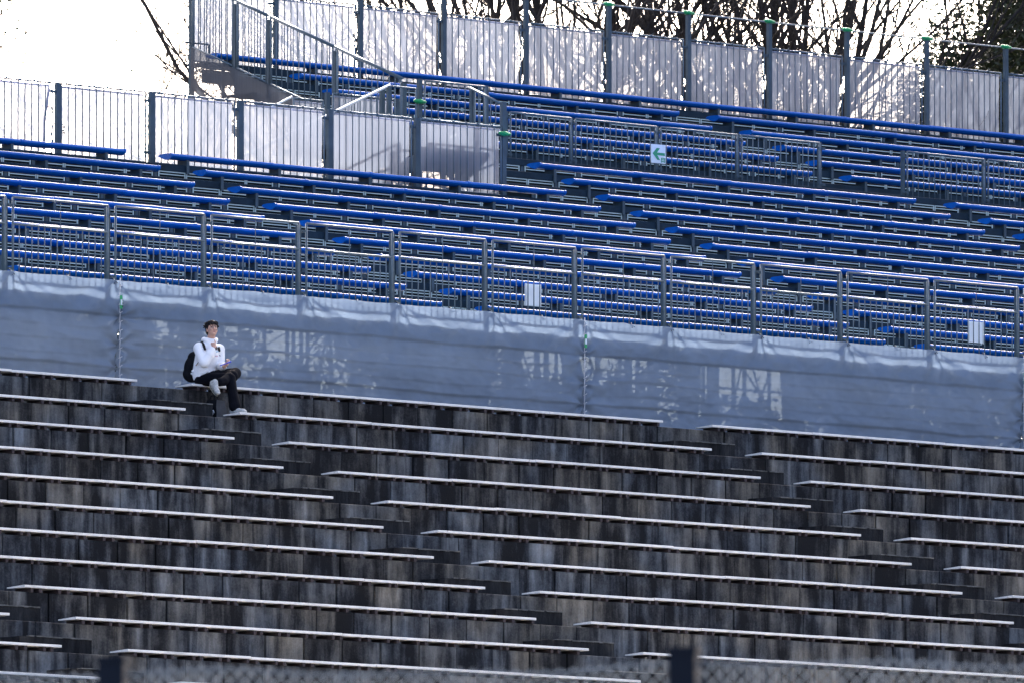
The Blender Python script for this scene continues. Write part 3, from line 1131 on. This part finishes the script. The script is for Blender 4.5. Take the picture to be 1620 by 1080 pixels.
def foliage(mb, centre, rad, count, size, q, shape='ball', droop=0):
    cx, cy, cz = centre
    # clumps first, then leaves round each clump, so that the outline is uneven
    ncl = max(6, count // 70)
    cl = []
    while len(cl) < ncl:
        u = Vector((q.uniform(-1, 1), q.uniform(-1, 1), q.uniform(-1, 1)))
        if u.length > 1:
            continue
        if shape == 'cone' and (u.x ** 2 + u.y ** 2) ** .5 > (1 - u.z) * .5 + .08:
            continue
        if u.length < .35 and q.random() < .6:
            continue
        cl.append(u)
    per = count // ncl
    cr = .30
    for u in cl:
        for _ in range(per):
            w = Vector((q.gauss(0, 1), q.gauss(0, 1), q.gauss(0, .8))) * (cr * .5)
            p = Vector((cx + (u.x + w.x) * rad[0], cy + (u.y + w.y) * rad[1], cz + (u.z + w.z) * rad[2]))
            d = Vector((q.gauss(0, 1), q.gauss(0, 1), q.gauss(.2, .8))).normalized()
            e = d.orthogonal().normalized()
            e = Matrix.Rotation(q.uniform(0, 6.28), 3, d) @ e
            s_ = size * q.uniform(.6, 1.4)
            a = p - d * s_
            b_ = p + d * s_
            m_ = p + e * s_ * .38
            n_ = p - e * s_ * .38
            i = len(mb.v)
            mb.v += [tuple(a), tuple(m_), tuple(b_), tuple(n_)]
            mb.face([i, i + 1, i + 2, i + 3])

def evergreen(name, label, px, Y, ztop, zbot, rx, count, size, mat, seed, shape='ball', cat='tree', group=None):
    q = random.Random(seed)
    p = pix(px, 60, 'Y', Y)
    t = thing(name, label, cat, (p.x, Y, -.09), group)
    tr = MB().tube((p.x, Y, -.1), (p.x + .1, Y, zbot + (ztop - zbot) * .4), .16, .08, 8)
    tr.tube((p.x + .1, Y, zbot + (ztop - zbot) * .4), (p.x, Y, ztop - .4), .08, .02, 6)
    for i in range(9):
        z = zbot + (ztop - zbot) * (i + 1) / 11
        a = q.uniform(0, 6.28)
        tr.tube((p.x + .05, Y, z - .3), (p.x + math.cos(a) * rx * .7, Y + math.sin(a) * rx * .7, z + .2), .045, .012, 5)
    wbuild(tr, 'trunk', M['bark'], t)
    cr = MB()
    foliage(cr, (p.x, Y, (ztop + zbot) / 2), (rx, rx, (ztop - zbot) / 2), count, size, q, shape)
    wbuild(cr, 'crown', mat, t)
    return t
evergreen('evergreen_tree', 'tall dark olive evergreen rising above the end of the sheet fence', 1652, 22.5, 13.5, 3.5, 1.35, 26000, .075, M['leaf_olive'], 5)
evergreen('evergreen_tree', 'dark green evergreen standing behind the olive one at the fence end', 1655, 26.5, 13.0, 3.0, 1.4, 22000, .08, M['leaf_dark'], 6)
evergreen('evergreen_shrub', 'rounded dark green shrub just above the white sheet fence', 1512, 24.0, 10.15, 3.5, 1.25, 28000, .065, M['leaf_dark'], 8, cat='shrub')
evergreen('evergreen_tree', 'leafy evergreen whose twig tips reach into the open white sky corner', -84, 24.0, 10.6, 7.4, 1.0, 9000, .055, M['leaf_dark'], 12)

# added shrubs whose gaps shape the light patches seen through the grey sheets
q = random.Random(77)
x = 18.0
i = 0
while x < 56:
    w = q.uniform(.75, 1.15)
    hgt = q.uniform(2.6, 4.3)
    t = thing('shrub', 'added dark shrub behind the scaffold, shaping the light through the grey sheets', 'shrub', (x, 20 + q.uniform(-.5, .8), -.09), 'added shrubs behind the scaffold')
    sx, sy = t.location.x, t.location.y
    tr = MB()
    for k in range(5):
        a = q.uniform(0, 6.28)
        tr.tube((sx, sy, -.1), (sx + math.cos(a) * w * .5, sy + math.sin(a) * w * .5, hgt * .7), .03, .01, 5)
    wbuild(tr, 'stem', M['bark'], t)
    cr = MB()
    foliage(cr, (sx, sy, hgt * .5), (w, w * .9, hgt * .52), 3600, .10, q)
    wbuild(cr, 'crown', M['leaf_dark'], t)
    x += w * q.uniform(1.25, 1.75)
    i += 1

# ------------------------------------------------------------------ chain-link fence close to the camera
def ray_at(px, py, dist):
    d = fw + rt * ((px - 810) / F_PX) - up * ((py - 540) / F_PX)
    return CAM + d * dist
pa, pb = ray_at(180, 1048, 45.3), ray_at(1083, 1033, 44.8)
zt = (pa.z + pb.z) / 2
pa.z = pb.z = zt
cf = thing('chain_link_fence', 'blurred dark-posted chain-link fence in the foreground', 'fence', ((pa.x + pb.x) / 2, (pa.y + pb.y) / 2, -17.3))
dv = pb - pa
for i in range(-1, 3):
    p = pa + dv * i
    yaw = math.atan2(dv.y, dv.x)
    mb = MB().box(-.046, .046, -.046, .046, -17.3 - zt, 0.0)
    mb.box(-.052, .052, -.052, .052, 0.0, .02)
    o = put('post', mb.mesh('post', M['post_navy']), cf, p)
    o.rotation_euler = (0, 0, yaw)
wm = MB()
ux = dv.normalized()
Lf = dv.length
H = 1.3
stp = .052
nn = int(Lf * 3.2 / stp)
start = pa - dv * 1.1
def wpt(s_, h):
    p = start + ux * s_
    sag = .012 * math.sin(s_ * 3.1) + .008 * math.sin(s_ * 7.7)
    return (p.x, p.y, zt - .035 - h + sag * (1 if h < .2 else .4))
for i in range(nn):
    s0 = i * stp
    for sgn in (1, -1):
        a, b_ = wpt(s0, 0), wpt(s0 + sgn * H, H)
        wm.tube(a, b_, .0027, n=3, cap=False)
for h in (.012, .17, .62, 1.2):
    for i in range(40):
        wm.tube(wpt(i * Lf * 3.2 / 40, h), wpt((i + 1) * Lf * 3.2 / 40, h), .0035, n=4, cap=False)
stuff(wbuild(wm, 'wire_mesh', M['wire'], cf))

# ------------------------------------------------------------------ seated man
def remeshed(mb, name, mat, parent, voxel=.007, smooth=4, fac=.5):
    me = mb.mesh(name + '_raw', None)
    tmp = bpy.data.objects.new('tmp', me)
    COL.objects.link(tmp)
    r = tmp.modifiers.new('r', 'REMESH')
    r.mode = 'VOXEL'
    r.voxel_size = voxel
    r.use_smooth_shade = True
    s_ = tmp.modifiers.new('s', 'SMOOTH')
    s_.iterations = smooth
    s_.factor = fac
    dg = bpy.context.evaluated_depsgraph_get()
    out = bpy.data.meshes.new_from_object(tmp.evaluated_get(dg))
    bpy.data.objects.remove(tmp)
    bpy.data.meshes.remove(me)
    out.materials.clear()
    out.materials.append(mat)
    off = WLOC[parent.name]
    for v in out.vertices:
        v.co -= off
    for p in out.polygons:
        p.use_smooth = True
    o = put(name, out, parent, off)
    return o

M['skin'] = simple('skin', (0.52, 0.30, 0.22), 0.5, 0, 0.06, 20)
M['hair'] = simple('dark_hair', (0.010, 0.008, 0.008), 0.8, 0, 0.3, 30, 0.15)
M['hoodie'] = simple('white_fleece', (0.92, 0.91, 0.91), 0.9, 0, 0.03, 8)
M['black_cloth'] = simple('black_cloth', (0.0035, 0.004, 0.007), 0.9, 0, 0.3, 12, 0.12)
M['bag_black'] = simple('black_bag_cloth', (0.006, 0.007, 0.010), 0.85, 0, 0.3, 12, 0.15)
M['bag_grey'] = simple('grey_bag_cloth', (0.045, 0.050, 0.060), 0.7, 0, 0.3, 14)
M['shoe'] = simple('pale_grey_shoe', (0.42, 0.42, 0.40), 0.6, 0, 0.35, 40)
M['sole'] = simple('dirty_rubber_sole', (0.20, 0.19, 0.15), 0.8, 0, 0.3, 20)
M['eye'] = simple('dark_eye', (0.02, 0.012, 0.01), 0.2, 0, 0.1)
M['lip'] = simple('lip', (0.40, 0.15, 0.13), 0.5, 0, 0.1)
M['white_print'] = simple('white_print', (0.75, 0.76, 0.78), 0.6, 0, 0.03)
M['blue_pen'] = simple('blue_pen_plastic', (0.02, 0.06, 0.55), 0.3, 0, 0.05)
M['strap_brown'] = simple('brown_band', (0.05, 0.03, 0.02), 0.5, 0, 0.2)
M['pink_print'] = simple('pink_print', (0.75, 0.45, 0.55), 0.7, 0, 0.05)
M['cyan_print'] = simple('cyan_print', (0.45, 0.68, 0.80), 0.7, 0, 0.05)

YH = 0.08
def zp(zx, zy, f):
    return pix(270 + zx / 6.0, 490 + zy / 6.0, 'Y', YH - f)
J = dict(
    pelvis=zp(315, 635, 0.0), spine=zp(318, 540, .01), chest=zp(345, 430, .05), neck=zp(376, 305, .08), skull=zp(392, 188, .12),
    rsh=zp(268, 365, .05), rel=zp(318, 500, .24), rwr=zp(408, 360, .30), lsh=zp(462, 375, .06), lel=zp(468, 535, .10), lwr=zp(507, 535, .33),
    rhip=zp(292, 655, .02), rkn=zp(565, 650, .50), rank=zp(610, 910, .68), lhip=zp(345, 645, .02), lkn=zp(615, 600, .36), lank=zp(500, 675, .54))
man = thing('person', 'person in white hoodie and black trousers seated on the plank end, hand at chin', 'person', (J['pelvis'].x, J['pelvis'].y, 0.0))

# head frame: looks down the terrace, turned towards the open side and tilted up
hd = Vector((-.36, -.90, .26)).normalized()
hr = hd.cross(Vector((0, 0, 1))).normalized()          # the person's right
hu = hr.cross(hd).normalized()
HR = Matrix((hr, hd, hu)).transposed()                  # columns: right, forward, up
hc = J['skull']
def hp(r, f, u):
    return hc + hr * r + hd * f + hu * u
body = MB()
body.ell(hp(0, -.008, .022), (.074, .092, .092), HR, 20, 14)       # skull
body.ell(hp(0, .028, -.030), (.060, .062, .085), HR, 18, 12)       # face
body.ell(hp(0, .046, -.085), (.036, .036, .030), HR, 14, 10)       # chin
body.capsule(hp(0, .086, .012), hp(0, .106, -.030), .009, .014)     # nose
body.ell(hp(.035, .072, -.028), (.020, .018, .020), HR, 10, 8)
body.ell(hp(-.035, .072, -.028), (.020, .018, .020), HR, 10, 8)
body.capsule(hp(-.036, .078, .028), hp(.036, .078, .028), .012)     # brow
for s_ in (-1, 1):
    body.ell(hp(s_ * .074, -.004, -.008), (.010, .020, .032), HR, 10, 8)
body.capsule(J['neck'], hp(0, -.012, -.055), .055, .052)
body.capsule(J['neck'], J['chest'], .075, .12)
body.capsule(J['chest'], J['spine'], .13, .12)
body.capsule(J['spine'], J['pelvis'], .12, .13)
for a, b_, r0, r1 in (('rsh', 'rel', .05, .042), ('rel', 'rwr', .042, .030), ('lsh', 'lel', .05, .042), ('lel', 'lwr', .042, .030), ('chest', 'rsh', .09, .055), ('chest', 'lsh', .09, .055),
                      ('rhip', 'rkn', .075, .055), ('rkn', 'rank', .053, .038), ('lhip', 'lkn', .075, .055), ('lkn', 'lank', .053, .038)):
    body.capsule(J[a], J[b_], r0, r1)
# right hand raised to the chin: curled fist, index finger along the chin
wr_, ch = J['rwr'], hp(.012, .075, -.105)
v = (ch - wr_)
pc = wr_ + v.normalized() * .055
side = v.normalized().cross(hd).normalized()
back = side.cross(v.normalized()).normalized()
body.capsule(wr_, pc, .026, .034)
vn = v.normalized()
for i, (o_, l1, l2, l3) in enumerate(((.027, .042, .030, .022), (.009, .030, .026, .020), (-.009, .026, .024, .018), (-.026, .020, .020, .016))):
    k0 = pc + side * o_ + vn * .022
    if i == 0:
        k1 = k0 + vn * l1 + back * -.006
        k2 = k1 + vn * l2 + back * -.012
        k3 = k2 + vn * .014 + back * -.014
    else:
        k1 = k0 + (vn * .6 - back * .8).normalized() * l1
        k2 = k1 + (-vn * .7 - back * .5).normalized() * l2
        k3 = k2 + (-vn * .5 + back * .7).normalized() * l3
    body.capsule(k0, k1, .0095, .009, 10)
    body.capsule(k1, k2, .009, .0085, 10)
    body.capsule(k2, k3, .0085, .0075, 10)
t0 = wr_ + vn * .03 + side * .028
t1 = t0 + (vn * .75 + side * .5 - back * .4).normalized() * .035
t2 = t1 + (vn * .9 - back * .5).normalized() * .028
body.capsule(t0, t1, .012, .010, 10)
body.capsule(t1, t2, .010, .008, 10)
# left hand palm up holding a pen
wl = J['lwr']
fl = (zp(545, 498, .40) - wl).normalized()
lp = wl + fl * .055
ls = fl.cross(Vector((0, 0, 1))).normalized()
lu = ls.cross(fl).normalized()
body.capsule(wl, lp, .025, .030)
for i, o_ in enumerate((-.026, -.009, .009, .026)):
    k0 = lp + ls * o_ + fl * .02
    L_ = (.030, .034, .032, .026)[i]
    k1 = k0 + (fl * .9 + lu * .35).normalized() * L_
    k2 = k1 + (fl * .35 + lu * .9).normalized() * L_ * .8
    k3 = k2 + (-fl * .5 + lu * .75).normalized() * L_ * .55
    body.capsule(k0, k1, .0095, .009, 10)
    body.capsule(k1, k2, .009, .008, 10)
    body.capsule(k2, k3, .008, .007, 10)
t0 = wl + fl * .03 - ls * .026
t1 = t0 + (fl * .5 - ls * .3 + lu * .8).normalized() * .034
t2 = t1 + (fl * .6 + lu * .7).normalized() * .026
body.capsule(t0, t1, .012, .010, 10)
body.capsule(t1, t2, .010, .008, 10)
remeshed(body, 'body', M['skin'], man, .0045, 3)
# face details
for s_ in (-1, 1):
    wbuild(MB().ell(hp(s_ * .030, .083, .006), (.0135, .006, .0055), HR, 12, 8), 'eye', M['eye'], man)
    wbuild(MB().capsule(hp(s_ * .014, .091, .027), hp(s_ * .047, .078, .030), .0048, .0035, 8), 'eyebrow', M['hair'], man)
wbuild(MB().ell(hp(0, .087, -.060), (.021, .008, .0065), HR, 12, 8), 'mouth', M['lip'], man)
# hair: cap plus loose tufts
hq = random.Random(21)
hb = MB()
hb.ell(hp(0, -.024, .045), (.088, .098, .092), HR, 18, 12)
hb.ell(hp(0, -.058, -.005), (.078, .062, .075), HR, 16, 10)
for i in range(190):
    th, ph = hq.uniform(0, 6.28), hq.uniform(0, 1.45)
    d_ = Vector((math.sin(ph) * math.cos(th), math.sin(ph) * math.sin(th), math.cos(ph)))
    if d_.y > .35 and d_.z < .45:
        continue
    p0 = hp(d_.x * .078, -.020 + d_.y * .090, .040 + d_.z * .085)
    fall = Vector((d_.x * .5 + hq.uniform(-.5, .5), d_.y * .5 + hq.uniform(-.3, .6), hq.uniform(-.55, .35)))
    p1 = p0 + (HR @ fall) * .040
    hb.capsule(p0, p1, .015, .006, 6)
for i in range(12):
    u = -.056 + .112 * i / 11
    p0 = hp(u, .066, .085)
    p1 = hp(u * 1.05 + hq.uniform(-.012, .012), .098 + hq.uniform(-.006, .004), .044 + hq.uniform(-.008, .014) + abs(u) * -.25)
    hb.capsule(p0, p1, .016, .006, 6)
for s_ in (-1, 1):
    hb.capsule(hp(s_ * .072, .018, .05), hp(s_ * .074, .012, -.005), .014, .007, 8)
remeshed(hb, 'hair', M['hair'], man, .004, 1)

# hoodie
ho = MB()
def mid(a, b_, t=.5):
    return J[a].lerp(J[b_], t)
ho.capsule(J['chest'], J['spine'], .165, .158)
ho.capsule(J['spine'], J['pelvis'] + Vector((0, 0, .03)), .158, .165)
ho.capsule(J['chest'] + Vector((0, 0, .05)), J['rsh'], .13, .082)
ho.capsule(J['chest'] + Vector((0, 0, .05)), J['lsh'], .13, .080)
ho.capsule(J['neck'] - Vector((0, 0, .02)), J['chest'], .095, .145)
for a, b_, r0, r1, r2 in (('rsh', 'rel', .080, .078, .072), ('lsh', 'lel', .078, .074, .068)):
    ho.capsule(J[a], mid(a, b_), r0, r1)
    ho.capsule(mid(a, b_), J[b_], r1, r2)
for a, b_ in (('rel', 'rwr'), ('lel', 'lwr')):
    e = J[a].lerp(J[b_], .86)
    ho.capsule(J[a], e, .074, .048)
    ho.capsule(J[a].lerp(J[b_], .55), J[a].lerp(J[b_], .6), .064, .064)
# sagging folds at the waist and elbow
for k in range(9):
    a = hq.uniform(0, 6.28)
    c_ = J['spine'].lerp(J['pelvis'], hq.uniform(.1, .9))
    w = Vector((math.cos(a), math.sin(a), hq.uniform(-.3, .3)))
    p0 = c_ + w * .145
    ho.capsule(p0, p0 + Vector((-w.y, w.x, hq.uniform(-.5, .2))) * .10, .022, .016, 8)
# hood bunched round the neck
hn = J['neck']
for k in range(16):
    a = 2 * math.pi * k / 16
    b2 = 2 * math.pi * (k + 1) / 16
    def hoodp(t):
        f_ = math.cos(t)
        return hn + hr * math.sin(t) * .088 + hd * (f_ * .080 - .015) + Vector((0, 0, .040 - .050 * max(0, f_) + .012 * max(0, -f_)))
    ho.capsule(hoodp(a), hoodp(b2), .034 - .008 * math.cos(a), .034 - .008 * math.cos(b2), 10)
ho.ell(hn - hd * .10 + Vector((0, 0, -.03)), (.10, .075, .085), HR, 14, 10)
hoodie = remeshed(ho, 'hoodie', M['hoodie'], man, .0075, 5)
# pocket slit, cuffs and the small chest print
pk = zp(242, 525, .13); pk2 = zp(262, 494, .13)
pk.x -= .10; pk2.x -= .10
sl = MB()
a, b_ = pix(270 + 241 / 6, 490 + 526 / 6, 'X', J['spine'].x - .162), pix(270 + 263 / 6, 490 + 494 / 6, 'X', J['spine'].x - .162)
sl.capsule(a, b_, .006, .004, 8)
wbuild(sl, 'pocket_zip', M['bag_black'], man)
def chest_pt(zx, zy):
    return zp(zx, zy, .215)
pr_ = MB().capsule(chest_pt(428, 437), chest_pt(446, 436), .007, .007, 8)
wbuild(pr_, 'chest_print', M['pink_print'], man)
pr_ = MB().capsule(chest_pt(438, 396), chest_pt(452, 394), .010, .008, 8)
wbuild(pr_, 'chest_print', M['cyan_print'], man)
wbuild(MB().capsule(chest_pt(465, 428), chest_pt(470, 436), .006, .005, 8), 'chest_badge', M['bag_black'], man)
wbuild(MB().capsule(J['rwr'] + Vector((.02, -.02, -.012)), J['rwr'] + Vector((.045, -.01, .004)), .020, .018, 10), 'wrist_band', M['strap_brown'], man)

# trousers
tr = MB()
tr.capsule(J['pelvis'] + Vector((0, 0, -.01)), J['pelvis'] + Vector((0, 0, .05)), .150, .140)
kn = J['rkn']
tr.capsule(J['rhip'], J['rkn'], .098, .082)
tr.capsule(J['rkn'], mid('rkn', 'rank', .5), .080, .072)
tr.capsule(mid('rkn', 'rank', .5), J['rank'] + Vector((0, 0, .0)), .072, .088)
tr.capsule(J['lhip'], J['lkn'], .098, .084)
tr.capsule(J['lkn'], mid('lkn', 'lank', .5), .084, .076)
tr.capsule(mid('lkn', 'lank', .5), J['lank'], .076, .066)
tr.capsule(J['lank'], J['lank'].lerp(zp(428, 690, .56), .45), .066, .060)
tr.capsule(mid('rhip', 'lhip', .5), mid('rkn', 'lkn', .45), .11, .085)
remeshed(tr, 'trousers', M['black_cloth'], man, .0075, 5)

def shoe(ankle, toe_dir, up_dir, name='shoe'):
    t_ = toe_dir.normalized()
    s2 = t_.cross(up_dir).normalized()
    u_ = s2.cross(t_).normalized()
    Rm = Matrix((s2, t_, u_)).transposed()
    o_ = ankle - u_ * .055
    sh = MB()
    sh.capsule(o_ - t_ * .05, o_ + t_ * .02, .040, .044)
    sh.capsule(o_ + t_ * .02, o_ + t_ * .16, .046, .036)
    sh.capsule(o_ + u_ * .045 - t_ * .01, o_ + t_ * .07 + u_ * .01, .044, .040)
    sh.ell(o_ + t_ * .165 - u_ * .008, (.046, .050, .030), Rm)
    so = remeshed(sh, name, M['shoe'], man, .006, 3)
    sl_ = MB()
    n_ = 22
    ring = []
    for i in range(n_):
        a = 2 * math.pi * i / n_
        y_ = math.cos(a)
        x_ = math.sin(a) * (.046 if y_ > -.2 else .040)
        ring.append(o_ + t_ * (.058 + y_ * .152) + s2 * x_)
    b0 = len(sl_.v)
    for dz in (-.030, -.052):
        sl_.v += [tuple(p + u_ * dz) for p in ring]
    for i in range(n_):
        j = (i + 1) % n_
        sl_.face([b0 + i, b0 + j, b0 + n_ + j, b0 + n_ + i], True)
    sl_.face([b0 + i for i in range(n_)])
    sl_.face([b0 + n_ + i for i in range(n_ - 1, -1, -1)])
    wbuild(sl_, 'sole', M['sole'], man)
    lc = MB()
    for k in range(4):
        c_ = o_ + t_ * (.035 + .026 * k) + u_ * (.052 - .011 * k)
        lc.capsule(c_ - s2 * .024, c_ + s2 * .024, .005, .005, 6)
    wbuild(lc, 'laces', M['white_print'], man)
ra = J['rank'].copy()
ra.z = -.470 + .107
J['rank'].z = ra.z
shoe(ra, Vector((.12, -1, 0)), Vector((0, 0, 1)))
shoe(zp(425, 680, .56), Vector((-.22, -.72, -.58)), Vector((.10, -.30, .90)))

# backpack worn on the back
bp = thing('backpack', 'black backpack worn by the person in the white hoodie', 'backpack', zp(205, 655, -.22))
bk = MB()
bc = zp(212, 540, -.215)
bk.ell(bc + Vector((0, 0, -.03)), (.15, .10, .19), None, 18, 14)
bk.ell(bc + Vector((0, .015, -.10)), (.155, .11, .12), None, 18, 12)
bk.ell(bc + Vector((.02, 0, .12)), (.11, .07, .10), None, 14, 10)
remeshed(bk, 'pack_body', M['bag_black'], bp, .009, 4)
for (pts_) in ([(296, 310, .035), (312, 330, .13), (326, 372, .205)], [(452, 345, .07), (458, 362, .15), (462, 385, .20)]):
    mb = MB()
    P_ = [zp(*t_) for t_ in pts_]
    for a, b_ in zip(P_[:-1], P_[1:]):
        mb.capsule(a, b_, .019, .017, 8)
    wbuild(mb, 'strap', M['bag_black'], bp)

# blue pen in the left hand
pe0, pe1 = zp(470, 527, .40), zp(568, 490, .44)
pen = thing('pen', 'blue pen held in the lowered hand of the seated person', 'pen', pe0)
wbuild(MB().capsule(pe0, pe0.lerp(pe1, .72), .0065, .0065, 8), 'barrel', M['blue_pen'], pen)
wbuild(MB().capsule(pe0.lerp(pe1, .72), pe1, .011, .012, 8), 'cap', M['blue_pen'], pen)

# tote bag standing between the feet and the riser
YG = -.36
def gp(zx, zy, Y):
    return pix(270 + zx / 6.0, 490 + zy / 6.0, 'Y', Y)
f0, f1 = gp(392, 972, YG), gp(492, 972, YG - .02)
tb = thing('tote_bag', 'black tote bag with a white logo and grey side standing by the person\'s feet', 'bag', (f0.x + .1, YG + .05, -.555))
zb_ = -.555
def quadbox(mb, A, B, C_, D, th):
    """front quad A B C D (bottom-left, bottom-right, top-right, top-left) pushed back by th"""
    n_ = (B - A).cross(D - A).normalized()
    b0 = len(mb.v)
    mb.v += [tuple(p) for p in (A, B, C_, D)] + [tuple(p - n_ * th) for p in (A, B, C_, D)]
    mb.face([b0, b0 + 1, b0 + 2, b0 + 3])
    mb.face([b0 + 7, b0 + 6, b0 + 5, b0 + 4])
    for i in range(4):
        j = (i + 1) % 4
        mb.face([b0 + i, b0 + 4 + i, b0 + 4 + j, b0 + j])
A = Vector((f0.x - .01, YG + .16, zb_)); B = Vector((f0.x + .02, YG - .07, zb_))
Cg = Vector((f0.x + .25, YG - .05, zb_)); Dg = Vector((f0.x + .22, YG + .18, zb_))
Ht = Vector((0, 0, .31))
inn = Vector((.015, .02, 0))
def wav(p, k):
    return p + Vector((noise.noise((p.x * 9, p.z * 7, k)), noise.noise((p.y * 9, p.z * 7, k + 3)), 0)) * .016
def bag_face(P0, P1, P2, P3, k, nx=10, nz=10):
    mb = MB()
    for j in range(nz + 1):
        for i in range(nx + 1):
            a = P0.lerp(P1, i / nx).lerp(P3.lerp(P2, i / nx), j / nz)
            mb.v.append(tuple(wav(a, k)))
    for j in range(nz):
        for i in range(nx):
            q_ = j * (nx + 1) + i
            mb.face([q_, q_ + 1, q_ + nx + 2, q_ + nx + 1], True)
    return mb
Tt = [A + Ht + Vector((.035, -.02, 0)), B + Ht + Vector((.03, .03, 0)), Cg + Ht + Vector((-.03, .03, -.01)), Dg + Ht + Vector((-.03, -.03, 0))]
wbuild(bag_face(A, B, Tt[1], Tt[0], 0), 'front_panel', M['bag_black'], tb)
wbuild(bag_face(B, Cg, Tt[2], Tt[1], 0), 'side_panel', M['bag_grey'], tb)
wbuild(bag_face(Cg, Dg, Tt[3], Tt[2], 0), 'back_panel', M['bag_black'], tb)
wbuild(bag_face(Dg, A, Tt[0], Tt[3], 0), 'side_panel', M['bag_grey'], tb)
hl = MB()
h0, h1 = Tt[0].lerp(Tt[1], .3), Tt[0].lerp(Tt[1], .75)
hl.capsule(h0, h0 + Vector((.02, -.01, .06)), .007, .007, 8).capsule(h0 + Vector((.02, -.01, .06)), h1 + Vector((.02, .01, .06)), .007, .007, 8).capsule(h1 + Vector((.02, .01, .06)), h1, .007, .007, 8)
wbuild(hl, 'handle', M['bag_black'], tb)
# logo: two wave strokes and a rounded bar, drawn on the front panel
lg = MB()
fn = (B - A).cross(Ht).normalized()
def lgp(u, v):
    return wav(A.lerp(B, u).lerp(Tt[0].lerp(Tt[1], u), v), 0) + fn * .006
for a, b_ in (((.30, .47), (.44, .51)), ((.44, .51), (.56, .46)), ((.56, .46), (.72, .51)), ((.72, .51), (.78, .44)), ((.28, .41), (.42, .44)), ((.42, .44), (.58, .405)), ((.58, .405), (.80, .42)), ((.30, .36), (.70, .36)), ((.32, .32), (.68, .32)), ((.70, .36), (.80, .42))):
    lg.capsule(lgp(*a), lgp(*b_), .0085, .0085, 6)
wbuild(lg, 'logo', M['white_print'], tb)
